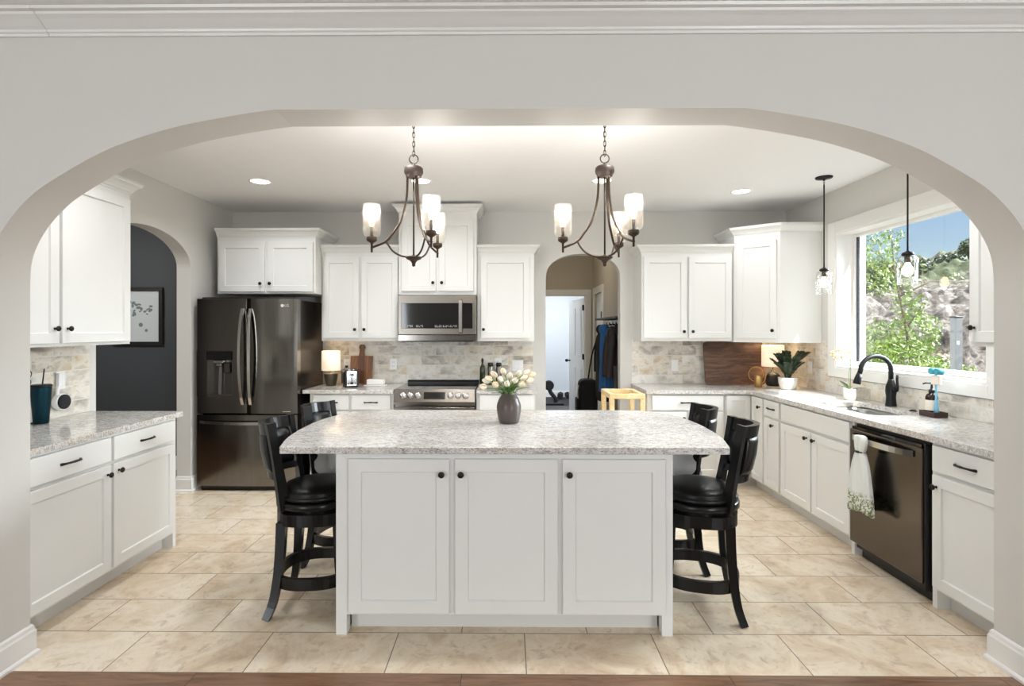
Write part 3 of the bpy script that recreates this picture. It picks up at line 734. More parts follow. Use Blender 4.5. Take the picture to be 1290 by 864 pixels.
# cut the sink cabinet's body: lower its carcass top around the bowl
for o in bpy.data.objects:
    if o.name.startswith('base_cabinet') and o.get('label', '').startswith('wide white sink'):
        b_ = [c for c in o.children if c.name.startswith('body')][0]; me = b_.data; bpy.data.objects.remove(b_)
        mb = MB(); w_, d_ = .93, .615
        mb.box(0, w_, 0, .02, .10, CT0-.001); mb.box(0, .02, .02, d_, .10, CT0-.001); mb.box(w_-.02, w_, .02, d_, .10, CT0-.001); mb.box(.02, w_-.02, .02, d_, .10, .12)
        mb.box(w_-.032, w_, 0, d_, 0, .10); mb.build('body', 'cab', o)

# ------------------------------------------------------------------ island
IX = -.02
r = thing('kitchen_island', 'white kitchen island base with three doors and scalloped brackets', 'kitchen island', (IX, 2.575, 0))
mb = MB(); mb.box(-.82, .82, 0, 1.0, .10, CT0-.001)
for s in (-1, 1): mb.box(min(s*.82, s*.768), max(s*.82, s*.768), 0, .055, 0, .10); mb.box(min(s*.82, s*.768), max(s*.82, s*.768), .93, 1.0, 0, .10)
mb.build('body', 'cab', r)
MB().box(-.766, .766, .075, .095, 0, .0995).box(-.80, -.78, .095, .93, 0, .0995).box(.78, .80, .095, .93, 0, .0995).build('toe_kick', 'toe', r)
for x0, x1, kx in ((-.755, -.265, -.300), (-.237, .260, -.207), (.284, .780, .315)):
    mb = MB(); shaker(mb, x0, x1, .113, .862, r=.062); o = mb.build('door', 'cab', r); knob(o, kx, .792)
# scalloped brackets under the overhang
def corbel_pts():
    return [(0,.886),(.312,.886),(.312,.780),(.318,.765),(.303,.75),(.296,.735),(.304,.718),(.318,.702),(.316,.66),(.304,.64),(.27,.615),(.22,.595),(.17,.57),(.12,.53),(.08,.48),(.04,.43),(0,.40)]
for s in (-1, 1):
    for y in (.575,):
        MB().prism([(s*(.8205+a), b) for a, b in corbel_pts()], 'Y', y, y+.045).build('bracket', 'cab', r)
hw = [(2.548,1.085),(2.60,1.098),(2.75,1.135),(2.95,1.160),(3.2,1.165),(3.4,1.142),(3.55,1.09),(3.65,1.02),(3.705,.93),(3.727,.82)]
hw = catmull(hw, 4)
pts = [(IX-.0+w_, y) for y, w_ in hw] + [(IX-w_, y) for y, w_ in hw[::-1]]
mb = MB(); mb.prism(pts, 'Z', CT0, CT1, bev=.004); tag(mb.build('island_countertop', 'granite'), 'large speckled granite island worktop with curved ends, a vase on it', 'countertop')

# ------------------------------------------------------------------ refrigerator
def logo(parent, x, y, z, s):
    mb = MB(); mb.M = Matrix.Translation((x, y, z)) @ Matrix.Rotation(PI/2, 4, 'X'); mb.lathe([(s*.5, 0), (s*.5, .0012)], seg=20); mb.build('logo_disc', 'mark', parent)
    text_mesh('logo_letters', 'LG', s*1.15, 'mark', parent, (x+s*1.35, y-.0006, z), (PI/2, 0, 0))
fr = thing('refrigerator', 'black stainless french door refrigerator with water dispenser', 'refrigerator', (-2.405, 4.85, 0))
FW = .465
MB().box(-FW+.004, FW-.004, .085, .69, .012, 1.765, .004).build('case', mat('dark_grey_case', (62, 58, 56), .25, .9), fr)
MB().box(-FW+.02, FW-.02, .04, .085, .0, .045).build('base_grille', 'plastic_b', fr)
MB().box(-FW+.03, FW-.03, .03, .12, 1.765, 1.79, .005).build('hinge_cover', 'plastic_b', fr)
# left door with a dispenser recess
mb = MB(); dx0, dx1, dzb, dzt = -.375, -.135, .875, 1.285
A = -FW; Bx = -.0035; b = .012
def doorbox(mb, x0, x1, z0, z1):
    mb.prism([(x0, .078), (x0, .012), (x0+.012, 0), (x1-.003, 0), (x1, .003), (x1, .078)], 'Z', z0, z1)
mb.box(A, Bx, .0, .078, dzt, 1.775, .004); mb.box(A, Bx, .0, .078, .715, dzb, .004)
mb.box(A, dx0, .0, .078, dzb-.004, dzt+.004, .0); mb.box(dx1, Bx, .0, .078, dzb-.004, dzt+.004, .0); mb.box(dx0, dx1, .07, .078, dzb, dzt)
ld = mb.build('left_door', 'blkst', fr)
MB().box(dx0+.004, dx1-.004, -.004, .069, dzt-.075, dzt-.002, .003).build('dispenser_panel', 'black_glass', ld)
mb = MB(); mb.box(dx0+.001, dx1-.001, .052, .069, dzb+.002, dzt-.077); mb.box(dx0+.001, dx0+.008, .004, .052, dzb+.002, dzt-.077); mb.box(dx1-.008, dx1-.001, .004, .052, dzb+.002, dzt-.077); mb.box(dx0+.008, dx1-.008, .004, .052, dzb+.002, dzb+.012)
mb.build('dispenser_recess', mat('dispenser_grey', (120, 116, 112), .3, .9), ld)
MB().box(-.315, -.225, .0, .045, dzt-.105, dzt-.078, .004).box(-.295, -.245, .01, .04, dzt-.135, dzt-.105, .004).build('nozzle', 'blkst_h', ld)
MB().prism([(-.285, dzb+.015), (-.255, dzb+.015), (-.25, dzt-.14), (-.275, dzt-.14)], 'Y', .030, .040).build('paddle', 'chrome', ld)
MB().box(-.225, -.165, .012, .05, dzt-.20, dzt-.10, .006).build('ice_chute', 'blkst', ld)
mb = MB()
def bowed(x0, x1, z0, z1, bulge=.010, n_=14):
    f = [(x0+(x1-x0)*k/n_, -bulge*(1-(2*k/n_-1)**2)+ (0 if 0 < k < n_ else .002)) for k in range(n_+1)]
    return f + [(x1, .078), (x0, .078)]
mb.prism(bowed(.0035, FW, 0, 0), 'Z', .715, 1.775, smooth=False); rd = mb.build('right_door', 'blkst', fr)
logo(rd, FW-.135, -.0085, 1.71, .030)
text_mesh('door_print', 'THINQ', .012, 'mark', rd, (FW-.095, -.0008, .735), (PI/2, 0, 0)) if False else MB().box(FW-.13, FW-.06, -.0095, -.005, .733, .737).build('door_print', 'mark', rd)
mb = MB(); mb.prism(bowed(-FW, FW, 0, 0, .014, 22), 'Z', .05, .703); fz = mb.build('freezer_drawer', 'blkst', fr)
for sx, par in ((-.036, ld), (.036, rd)):
    mb = MB(); pts = []
    for k in range(15):
        t = k/14; pts.append((sx*(1.0+.25*math.sin(PI*t)), -.006-.055*math.sin(PI*t)**.55, .80+t*.88))
    mb.bar(pts, .026, .014, (1, 0, 0)); mb.build('handle', 'blkst_h', par)
mb = MB(); pts = [((k/14-.5)*.86, -.006-.05*math.sin(PI*k/14)**.5, .640-.008*math.cos(PI*(k/14-.5))) for k in range(15)]
mb.bar(pts, .026, .014, (0, 0, 1)); mb.build('handle', 'blkst_h', fz)

# ------------------------------------------------------------------ microwave
mw = thing('microwave', 'stainless over-the-range microwave with black glass door', 'microwave', (-.688, 5.115, 1.378))
w2 = .379
MB().box(-w2, w2, .035, .45, .008, .449, .004).build('case', mat('microwave_case', (70, 66, 62), .35, .9), mw)
MB().box(-w2+.03, w2-.03, .04, .40, -.008, .008).build('vent_grille', 'plastic_b', mw)
MB().box(-w2, w2, 0, .034, .062, .446, .004).build('door_frame', 'steel', mw)
MB().box(-w2+.032, .208, -.003, .0, .122, .368, .002).build('door_glass', 'black_glass', mw)
MB().box(.250, w2-.035, -.003, .0, .122, .368, .002).build('side_glass', 'black_glass', mw)
MB().box(-w2, w2, .002, .034, .0, .060, .003).build('lower_trim', 'blkst', mw)
mb = MB(); mb.bar([(.230, -.002, .075), (.230, -.032, .09), (.230, -.036, .24), (.230, -.032, .385), (.230, -.002, .40)], .030, .012, (1,0,0)); mb.build('handle', 'chrome', mw)
logo(mw, -w2+.032, -.0005, .092, .017)
mb = MB(); rng = random.Random(2)
for x0_ in (-.30, -.20, -.02, .06, .13):
    for k in range(5):
        for z in (.135, .148):
            if rng.random() < .8: mb.box(x0_+k*.014, x0_+k*.014+.006, -.0042, -.0032, z, z+.006)
mb.build('control_marks', 'mark', mw)

# ------------------------------------------------------------------ range
rg = thing('range', 'slide-in stainless electric range with six knobs under the microwave', 'oven range', (-.688, 4.915, 0)); w2 = .379
MB().box(-w2, w2, .06, .645, .09, .900, .003).build('body', 'blkst', rg)
MB().box(-w2+.02, w2-.02, .09, .62, 0, .09).build('base', 'plastic_b', rg)
MB().box(-w2-.006, w2+.006, .045, .600, .9005, .9285, .003).build('cooktop', 'black_glass', rg)
MB().prism([(.602,.9005),(.602,.945),(.615,.962),(.645,.962),(.645,.9005)], 'X', -w2+.02, w2+.004).build('rear_vent', 'plastic_b', rg)
cp = MB().prism([(0,.79),(.0,.815),(.045,.928),(.06,.928),(.06,.79)], 'X', -w2, w2, bev=.002).build('control_panel', 'steel', rg)
sl = math.atan2(.045, .113)
Rm = Matrix.Translation((0, .0225, .8715)) @ Matrix.Rotation(-sl, 4, 'X')
mb = MB(); mb.M = Rm; mb.box(-.100, .100, -.003, -.0005, -.034, .034, .001); mb.build('display', 'display', cp)
for x in (-.292, -.222, -.152, .152, .222, .292):
    mb = MB(); mb.M = Rm @ Matrix.Translation((x, -.0005, 0)) @ Matrix.Rotation(PI/2, 4, 'X')
    mb.lathe([(.031,0),(.031,.006),(.026,.008),(.0235,.030),(.021,.033),(.006,.033)], seg=24); mb.box(-.0035, .0035, -.018, .018, .033, .036)
    mb.build('knob', 'chrome', cp)
od = MB().box(-w2+.002, w2-.002, .005, .058, .17, .765, .004).build('oven_door', 'steel', rg)
MB().box(-w2+.06, w2-.06, .002, .0045, .28, .64).build('oven_window', 'black_glass', od)
mb = MB(); mb.tube([(-.32, .004, .72), (-.32, -.045, .72), (-.30, -.052, .72), (.30, -.052, .72), (.32, -.045, .72), (.32, .004, .72)], .012, 10, up=(0,0,1)); mb.build('handle', 'chrome', od)
MB().box(-w2+.002, w2-.002, .012, .058, .095, .163, .003).build('storage_drawer', 'steel', rg)

# ------------------------------------------------------------------ dishwasher (front to -X)
dw = thing('dishwasher', 'black stainless dishwasher with a towel on its bar handle', 'dishwasher', (2.252, 3.505, 0), -PI/2); WD = .612
MB().box(.004, WD-.004, .045, .58, .06, .872).build('case', 'plastic_b', dw)
dr = MB().box(.0, WD-.006, .0, .044, .105, .842, .005).build('door', 'dwst', dw)
MB().box(.01, WD-.02, .010, .044, .8425, .860).build('control_strip', 'black_glass', dw)
MB().box(.012, WD-.012, .075, .10, 0, .06).build('toe_panel', 'plastic_b', dw)
MB().box(WD-.0055, WD+.006, .012, .5, .07, .868).build('side_trim', 'plastic_b', dw)
mb = MB(); pts = [(.04+k/12*.51, -.002-.048*math.sin(PI*k/12)**.45, .800) for k in range(13)]
mb.bar(pts, .034, .012, (0,0,1)); mb.build('handle', 'blkst_h', dr)

# towel
tw = thing('dish_towel', 'white towel with green leafy hem tied on the dishwasher handle', 'towel', (2.200, 3.285, .80))
m = M['towel'] = mat('white_cotton_towel', (228, 230, 224), .9)
co = coords(m); sp = N(m, 'ShaderNodeSeparateXYZ'); L(m, co, sp.inputs[0])
mr = N(m, 'ShaderNodeMapRange'); mr.inputs[1].default_value = -.30; mr.inputs[2].default_value = -.34; L(m, sp.outputs[2], mr.inputs[0])
n = noise_t(m, 60, coords(m, (1, 1, .6)), 4, .6, 1.5); rp = ramp(m, n.outputs[0], [(.47, (0,0,0,1)), (.53, (1,1,1,1))])
mu = N(m, 'ShaderNodeMath', operation='MULTIPLY'); L(m, mr.outputs[0], mu.inputs[0]); L(m, rp, mu.inputs[1])
L(m, mixc(m, mu.outputs[0], (228, 230, 224), (122, 132, 74)), B(m).inputs['Base Color'])
rings = []; zs = [.035, .03, .0, -.04, -.065, -.09, -.14, -.2, -.27, -.34, -.41, -.43]
hwid = [.026, .048, .056, .048, .034, .050, .072, .086, .096, .104, .110, .110]
for z, h_ in zip(zs, hwid):
    rr_ = []; n_ = 64
    for k in range(n_):
        a = 2*PI*k/n_; fold = 1 + (.30*math.sin(7*a+z*4) + .2*math.sin(12*a+1+z*7))*min(1, max(.2, (-z)/.1))
        th = .022 if z > -.1 else .022+.012*min(1, (-z-.1)/.2)
        rr_.append((-.022 + th*math.cos(a)*fold, h_*math.sin(a)*(1+.05*math.sin(5*a)), z - (.012*math.sin(3*a) if z < -.38 else 0)))
    rings.append(rr_)
MB().loft(rings).build('cloth', 'towel', tw)
mb = MB(); mb.lathe([(.028,-.006),(.032,-.004),(.032,.006),(.028,.008)], seg=20, sx=.95, sy=1.05)
o = mb.build('tie', 'plastic_b', tw); o.location = (-.022, 0, -.065)

# ------------------------------------------------------------------ stools
def make_stool():
    r = thing('bar_stool', 's', 'bar stool')
    q = .145
    for sx in (-1, 1):
        for sy in (-1, 1):
            path = catmull([(sx*.205, sy*.205, 0), (sx*.178, sy*.178, .08), (sx*.160, sy*.160, .20), (sx*.150, sy*.150, .34), (sx*q, sy*q, .48)], 4)
            mb = MB(); n_ = len(path); mb.bar([Vector(p) for p in path], [.036+.014*k/n_ for k in range(n_)], [.034+.010*k/n_ for k in range(n_)], (sx*1, -sy*1, 0) if False else (1, 0, 0)); mb.build('leg', 'lacquer', r)
    def band(R0, R1, z0, z1, nm, par=r, m='lacquer', sq=2.6, seg=48):
        def rg_(Rr, z):
            out = []
            for k in range(seg):
                a = 2*PI*k/seg; c, s = math.cos(a), math.sin(a)
                f = (abs(c)**sq+abs(s)**sq)**(-1/sq); out.append((Rr*f*c, Rr*f*s, z))
            return out
        mb = MB(); mb.loft([rg_(R0, z0), rg_(R1, z0), rg_(R1, z1), rg_(R0, z1), rg_(R0, z0)], True, False, False, True)
        for f in mb.bm.faces: f.smooth = False
        return mb.build(nm, m, par, doubles=1e-5)
    band(.186, .208, .145, .205, 'footrest')
    band(.12, .200, .468, .530, 'apron')
    mb = MB(); mb.lathe([(.10,.531),(.10,.538),(.135,.538),(.135,.545),(.10,.545),(.10,.549)], seg=24); mb.build('swivel_plate', 'chrome', r)
    mb = MB(); mb.lathe([(.20,.550),(.214,.553),(.214,.580),(.206,.586),(.19,.588)], seg=40); mb.build('seat_frame', 'lacquer', r)
    mb = MB(); mb.lathe([(.190,.589),(.204,.596),(.208,.606),(.203,.615),(.19,.620),(.194,.624),(.190,.634),(.165,.652),(.12,.663),(.06,.667),(.01,.668)], seg=40); mb.build('seat_cushion', 'leather', r)
    # back, on the -X side
    Rb = .215; a0 = 46
    def P(an, z, extra=0):
        lean = (z-.56)*.17; rr_ = Rb+extra
        return (-(rr_*math.cos(an))*1.0 + .02 - lean, rr_*math.sin(an)*.98, z)
    for s in (-1, 1):
        mb = MB(); path = [P(s*R(a0), z) for z in (.545, .60, .68, .78, .88, .96, 1.0)]
        mb.bar(path, [.062,.060,.052,.046,.044,.046,.050], [.030,.030,.028,.026,.026,.028,.030], (-math.sin(R(a0)), -s*math.cos(R(a0)) , 0) if False else (math.cos(R(a0))*1, -s*math.sin(R(a0)), 0)); mb.build('back_post', 'lacquer', r)
    def rail(z0, z1, th, nm, m, ex0=0, bow=.02, a=a0-5):
        mb = MB(); n_ = 14; rings = []
        for k in range(n_+1):
            an = R(-a+2*a*k/n_); bw = bow*math.cos(an*2)
            p0, p1 = Vector(P(an, z0, bw+ex0)), Vector(P(an, z1, bw+ex0)); d_ = Vector((-math.cos(an), math.sin(an), 0))
            rings.append([p0-d_*th/2, p0+d_*th/2, p1+d_*th/2, p1-d_*th/2])
        mb.loft(rings, True, True, True, False); return mb.build(nm, m, r)
    rail(.935, .995, .030, 'top_rail', 'lacquer', 0, .03)
    rail(.700, .735, .026, 'lower_rail', 'lacquer', 0, .03)
    mb = MB(); n_ = 14; rings = []
    for k in range(n_+1):
        an = R(-a0+7+2*(a0-7)*k/n_); bw = .03*math.cos(an*2); d_ = Vector((-math.cos(an), math.sin(an), 0)); rr_ = []
        zz = (.737, .80, .87, .933)
        for z, t in ((.737,.012),(.76,.021),(.84,.026),(.91,.021),(.933,.012)): rr_.append(Vector(P(an, z, bw)) + d_*t)
        for z, t in ((.933,.012),(.91,.021),(.84,.026),(.76,.021),(.737,.012)): rr_.append(Vector(P(an, z, bw)) - d_*t)
        rings.append(rr_)
    mb.loft(rings, True, True, True, True); mb.build('back_cushion', 'leather', r)
    return r
st = make_stool()
G = 'bar stools at the island'
place(st, (-1.05, 2.915, 0), R(4), 'black bar stool with leather seat left of the island, nearer the camera', G)
place(copy_tree(st), (-1.05, 3.455, 0), R(-12), 'black bar stool left of the island, far one beside the refrigerator', G)
place(copy_tree(st), (1.035, 2.905, 0), R(180-14), 'black bar stool with leather seat right of the island, nearer the camera', G)
place(copy_tree(st), (1.03, 3.435, 0), R(180-8), 'black bar stool right of the island, far one mostly hidden by the near stool', G)

# ------------------------------------------------------------------ lamps from the ceiling
def make_chandelier():
    r = thing('chandelier', 'c', 'chandelier')       # origin on the ceiling
    Z = lambda z: z - CEIL
    MB().lathe([(.062,-.001),(.062,-.008),(.05,-.022),(.02,-.030),(.008,-.036)], seg=28).build('canopy', 'fixture', r)
    mb = MB(); z = Z(2.695); k = 0
    while z > Z(2.505):
        mb.torus((0, 0, z), .0075, .0018, 12, 6, 'Y' if k % 2 else 'X', 1 if k % 2 else 1, 2.3); z -= .027; k += 1
    mb.tube([(.002,0,Z(2.70)), (-.003,.002,Z(2.62)), (.003,0,Z(2.54)), (0,0,Z(2.50))], .0015, 6)
    mb.build('chain', 'fixture', r)
    mb = MB(); mb.torus((0,0,Z(2.474)), .025, .0035, 28, 8, 'Y'); mb.lathe([(.004,Z(2.449)),(.009,Z(2.444)),(.009,Z(2.436)),(.014,Z(2.431))], seg=16); mb.build('loop', 'fixture', r)
    MB().lathe([(.02,Z(2.431)),(.046,Z(2.428)),(.053,Z(2.420)),(.055,Z(2.400)),(.052,Z(2.388)),(.046,Z(2.383)),(.044,Z(2.372)),(.034,Z(2.366)),(.01,Z(2.365))], seg=32).build('hub', 'wood_hub', r)
    mb = MB(); mb.tube([(0,0,Z(2.37)), (0,0,Z(1.90))], .005, 10); mb.build('center_rod', 'fixture', r)
    MB().lathe([(.006,Z(1.922)),(.012,Z(1.916)),(.045,Z(1.910)),(.047,Z(1.903)),(.040,Z(1.896)),(.022,Z(1.888)),(.012,Z(1.876)),(.009,Z(1.866)),(.011,Z(1.86)),(.004,Z(1.853))], seg=28).build('finial', 'fixture', r)
    for an in (180, -60, 60):
        c, s = math.cos(R(an)), math.sin(R(an))
        q = lambda rr_, z_: (c*rr_, s*rr_, Z(z_))
        mb = MB(); mb.tube(catmull([q(.036,2.368), q(.041,2.249), q(.070,2.125), q(.122,2.042), q(.163,1.995), q(.245,1.960)], 6), .0068, 8)
        mb.tube(catmull([q(.158,1.998), q(.122,1.945), q(.075,1.916), q(.030,1.909)], 6), .0055, 8)
        mb.build('arm', 'fixture', r)
        cx, cy = c*.240, s*.240
        mb = MB(); mb.lathe([(.006,Z(1.934)),(.0065,Z(1.985)),(.012,Z(1.990)),(.028,Z(2.000)),(.030,Z(2.006)),(.030,Z(2.022)),(.014,Z(2.026))], cx, cy, 24)
        cup = mb.build('socket_cup', 'fixture', r)
        mb = MB(); mb.lathe([(.009,Z(2.0262)),(.009,Z(2.082)),(.006,Z(2.084))], cx, cy, 16); mb.build('candle_sleeve', 'fixture', cup)
        mb = MB(); o_ = [(.030,Z(2.0265)),(.042,Z(2.030)),(.0495,Z(2.042)),(.0510,Z(2.06)),(.0510,Z(2.18)),(.0485,Z(2.200)),(.0475,Z(2.208))]
        i_ = [(a_-.003, b_+(.003 if j < 2 else 0)) for j, (a_, b_) in enumerate(o_)][::-1]
        mb.lathe(o_+i_+[o_[0]], cx, cy, 32, False, False); mb.build('glass_shade', 'seeded', r, doubles=1e-5)
        mb = MB(); mb.lathe([(.006,Z(2.085)),(.013,Z(2.100)),(.0155,Z(2.116)),(.012,Z(2.135)),(.005,Z(2.150)),(.001,Z(2.156))], cx, cy, 16); mb.build('bulb', 'bulb', r)
    return r
ch = make_chandelier(); G = 'chandeliers over the island'
place(ch, (-.545, 3.05, CEIL), R(3), 'bronze three light chandelier hanging on the left over the island', G)
place(copy_tree(ch), (.557, 3.05, CEIL), R(-1), 'bronze three light chandelier hanging on the right over the island', G)
def make_pendant():
    r = thing('pendant_light', 'p', 'pendant lamp')
    Z = lambda z: z - CEIL
    MB().lathe([(.064,-.001),(.064,-.006),(.060,-.013),(.012,-.019),(.008,-.03)], seg=32).build('canopy', 'blackmetal', r)
    mb = MB(); mb.torus((0,0,-.040), .006, .0015, 12, 6, 'Y', 1, 1.6); mb.torus((0,0,-.056), .006, .0015, 12, 6, 'X', 1, 1.6); mb.build('chain', 'blackmetal', r)
    mb = MB(); mb.tube([(0,0,-.064), (0,0,Z(1.985))], .0052, 10); mb.build('rod', 'blackmetal', r)
    MB().lathe([(.006,Z(2.0)),(.012,Z(1.992)),(.030,Z(1.985)),(.034,Z(1.978)),(.034,Z(1.966)),(.02,Z(1.965))], seg=28).build('cap', 'blackmetal', r)
    MB().lathe([(.018,Z(1.9648)),(.018,Z(1.925)),(.014,Z(1.920))], seg=20).build('socket', 'fixture', r)
    o_ = [(.034,Z(1.9645)),(.046,Z(1.960)),(.055,Z(1.948)),(.0575,Z(1.93)),(.0575,Z(1.782))]; i_ = [(a_-.003, b_) for a_, b_ in o_][::-1]
    MB().lathe(o_+i_+[o_[0]], seg=36, cap0=False, cap1=False).build('glass_shade', 'jar', r, doubles=1e-5)
    MB().lathe([(.012,Z(1.919)),(.017,Z(1.905)),(.028,Z(1.882)),(.030,Z(1.868)),(.026,Z(1.850)),(.014,Z(1.838)),(.002,Z(1.835))], seg=20).build('bulb', 'bulb', r)
    return r
pd = make_pendant(); G = 'glass pendants over the sink'
place(pd, (2.58, 4.34, CEIL), 0, 'small glass pendant on a black rod left of the window, farther one', G)
place(copy_tree(pd), (2.575, 3.43, CEIL), 0, 'small glass pendant on a black rod in front of the window view', G)
def make_can():
    r = thing('recessed_light', 'x', 'ceiling light')
    MB().lathe([(.092,-.0005),(.092,-.004),(.078,-.006),(.074,-.0015)], seg=36, cap0=False, cap1=False).build('trim_ring', 'plastic_w', r)
    MB().lathe([(.074,-.0015),(.074,-.003),(.02,-.0035)], seg=36).build('lens', 'can', r)
    return r
cn = make_can(); G = 'recessed ceiling lights'
for k, (x, y, lb) in enumerate(((-2.08, 4.42, 'round recessed ceiling light at the left, before the refrigerator wall'), (-.73, 4.42, 'round recessed ceiling light behind the left chandelier hub'), (.785, 4.42, 'round recessed ceiling light behind the right chandelier hub'), (2.10, 4.78, 'round recessed ceiling light at the right, above the corner cabinets'))):
    o = cn if k == 0 else copy_tree(cn); place(o, (x, y, CEIL), 0, lb, G)
for x, y in ((-2.08,4.42),(-.73,4.42),(.785,4.42),(2.10,4.78),(-2.08,2.95),(-.7,2.9),(.75,2.9),(2.1,2.95)):  # near row by the arch is added fill, out of view and without fixtures
    lamp('recessed_and_fill_lamp', 'AREA', (x, y, CEIL-.012), 3.4 if y > 4.7 else 6.0, (.93, .96, 1), direction=(0,0,-1), shape='DISK', size=.14, spread=R(140))
for cx_, rz_ in ((-.545, 3), (.557, -1)):
    for an in (180, -60, 60):
        a = R(an+rz_); lamp('chandelier_bulb_light', 'POINT', (cx_+.24*math.cos(a), 3.05+.24*math.sin(a), 2.167), 3.7, (1, .97, .94), shadow_soft_size=.008)
for x, y in ((2.58, 4.34), (2.575, 3.43)): lamp('pendant_bulb_light', 'POINT', (x, y, 1.822), 1.3, (1, .94, .85), shadow_soft_size=.008)

# ------------------------------------------------------------------ things on the worktops
ZC = CT1 + .0008
# vase and tulips
v = thing('vase', 'dark brown ribbed ceramic vase holding tulips on the island', 'vase', (.005, 3.22, ZC))
m = M['vase'] = mat('brown_stoneware', (80, 70, 67), .36)
prof = []
base = catmull([(.050,0),(.058,.004),(.066,.030),(.073,.075),(.072,.110),(.060,.145),(.046,.168),(.040,.180),(.042,.186)], 8)
for k, (a_, b_) in enumerate(base): prof.append((a_ + (.0012 if k % 2 else 0)*(.01 < b_ < .17), b_))
prof += [(.038,.186),(.036,.178),(.05,.14),(.05,.02),(.01,.012)]
MB().lathe(prof, seg=40).build('body', 'vase', v)
m = M['petal'] = mat('cream_tulip_petal', (240, 226, 196), .5); 
tcn = N(m, 'ShaderNodeTexCoord'); n = noise_t(m, 18, tcn.outputs['Object'], 3); L(m, ramp(m, n.outputs[0], [(.35, (246, 238, 222)), (.6, (244, 224, 188)), (.75, (240, 208, 172))]), B(m).inputs['Base Color'])
M['stem'] = mat('tulip_stem_green', (112, 146, 72), .5); M['tleaf'] = leaf_mat('tulip_leaf_green', (62, 100, 50), (120, 152, 84))
rng = random.Random(11)
heads = [(-.158,.10,-.03),(-.140,.135,.03),(-.118,.160,-.02),(-.085,.185,.02),(-.075,.120,-.07),(-.045,.155,-.05),(-.030,.200,.04),(.005,.165,-.02),(.035,.150,-.07),(.055,.185,.04),(.085,.165,-.03),(.105,.20,.03),(.125,.15,-.05),(.140,.19,.0),(.075,.125,-.08),(-.01,.13,-.09)]
pos = ['far left low','left','left, higher','tall left','front left','left of the middle','tall middle rear','middle','front right of middle','right of the middle rear','right','tall right','front right','rightmost','lower front right','lowest front']
for k, (hx, hz, hy) in enumerate(heads):
    hx *= .84; hz *= .96
    tl = thing('tulip', 'cream tulip with green stem in the brown vase', 'flower', (.005, 3.22, ZC+.15), 0, 'cream tulips in the vase')
    s = Vector((hx*.12, hy*.2, -.03)); e = Vector((hx, hy, hz*.72)); mid = Vector((hx*.40, hy*.45, hz*.48))
    path = catmull([tuple(s), tuple(mid), tuple(e)], 6); d_ = (Vector(path[-1])-Vector(path[-3])).normalized()
    mb = MB(); mb.tube(path, .0028, 6); mb.build('stem', 'stem', tl)
    mb = MB(); q = d_.to_track_quat('Z', 'Y').to_matrix().to_4x4(); mb.M = Matrix.Translation(e) @ q
    for j in range(6):
        a = j*PI/3 + (.3 if j % 2 else 0); rr_ = .0 
        prf = [(.002,.0,.004),(.010,.006,.011),(.0150,.018,.0135),(.0150,.030,.012),(.010,.042,.007),(.004,.050,.001)]
        rings = []
        for (rad, z_, wd) in prf:
            rad *= 1.12 if j % 2 else .98
            c_ = Vector((math.cos(a)*rad, math.sin(a)*rad, z_)); t_ = Vector((-math.sin(a), math.cos(a), 0)); o_ = Vector((math.cos(a), math.sin(a), 0))
            rings.append([c_-t_*wd-o_*wd*.35, c_+o_*.0012, c_+t_*wd-o_*wd*.35, c_-o_*.0012])
        mb.loft(rings, True, True, True, True)
    mb.build('flower', 'petal', tl)
    for _ in range(3):
        an = rng.uniform(-.5, .5); ln = rng.uniform(.9, 1.0); mb = MB(); rings = []
        tipx, tipy, tipz = hx*rng.uniform(.75, 1.02)+rng.uniform(-.03, .03), hy+rng.uniform(-.05, .05), hz*rng.uniform(.35, .62)
        P_ = catmull([tuple(s), (tipx*.42, tipy*.4, tipz*.75), (tipx, tipy, tipz)], 5); side = Vector((-(tipy), tipx, .03)).normalized()
        for i_, p_ in enumerate(P_):
            t_ = i_/(len(P_)-1); wd = .0095*math.sin(PI*min(.98, .15+t_*.83))**.8; p_ = Vector(p_)
            rings.append([p_-side*wd, p_+Vector((0,0,-.002)), p_+side*wd, p_+Vector((0,0,.0008))])
        mb.loft(rings, True, True, True, True); mb.build('leaf', 'tleaf', tl)

def table_lamp(label, x, y, shr, sh0, sh1, base_prof, bm_, power):
    r = thing('table_lamp', label, 'lamp', (x, y, ZC))
    MB().lathe(base_prof, seg=32).build('base', bm_, r)
    zt = base_prof[-1][1]
    MB().tube([(0,0,zt), (0,0,sh0+.06)], .007, 10).build('neck', 'brass', r)
    o_ = [(shr, sh0), (shr*.985, sh1)]; mb = MB(); mb.lathe(o_+[(shr*.985-.002, sh1), (shr-.002, sh0), o_[0]], seg=48, cap0=False, cap1=False); mb.build('lamp_shade', 'shade', r, doubles=1e-5)
    MB().lathe([(.01,sh0+.061),(.022,sh0+.085),(.026,sh0+.10),(.02,sh0+.122),(.004,sh0+.132)], seg=16).build('bulb', 'bulb', r)
    lamp('table_lamp_light', 'POINT', (x, y, ZC+(sh1+sh0)/2+.03), power, (1, .78, .52), shadow_soft_size=.04)
    return r
M['olive'] = mat('dark_olive_ceramic', (74, 68, 52), .35)
table_lamp('small lit lamp with white drum shade and dark pot base beside the refrigerator', -1.79, 5.33, .092, .155, .352, [(.044,0),(.048,.003),(.062,.07),(.068,.118),(.066,.124),(.015,.126),(.012,.14)], 'olive', 2.2)
M['blackpot'] = mat('matte_black_ceramic', (30, 29, 30), .55)
table_lamp('lit lamp with white shade and black base in the right corner behind the plant', 2.675, 5.365, .105, .195, .408, [(.05,0),(.062,.008),(.072,.05),(.068,.10),(.045,.128),(.016,.136),(.012,.16)], 'blackpot', 3.2)
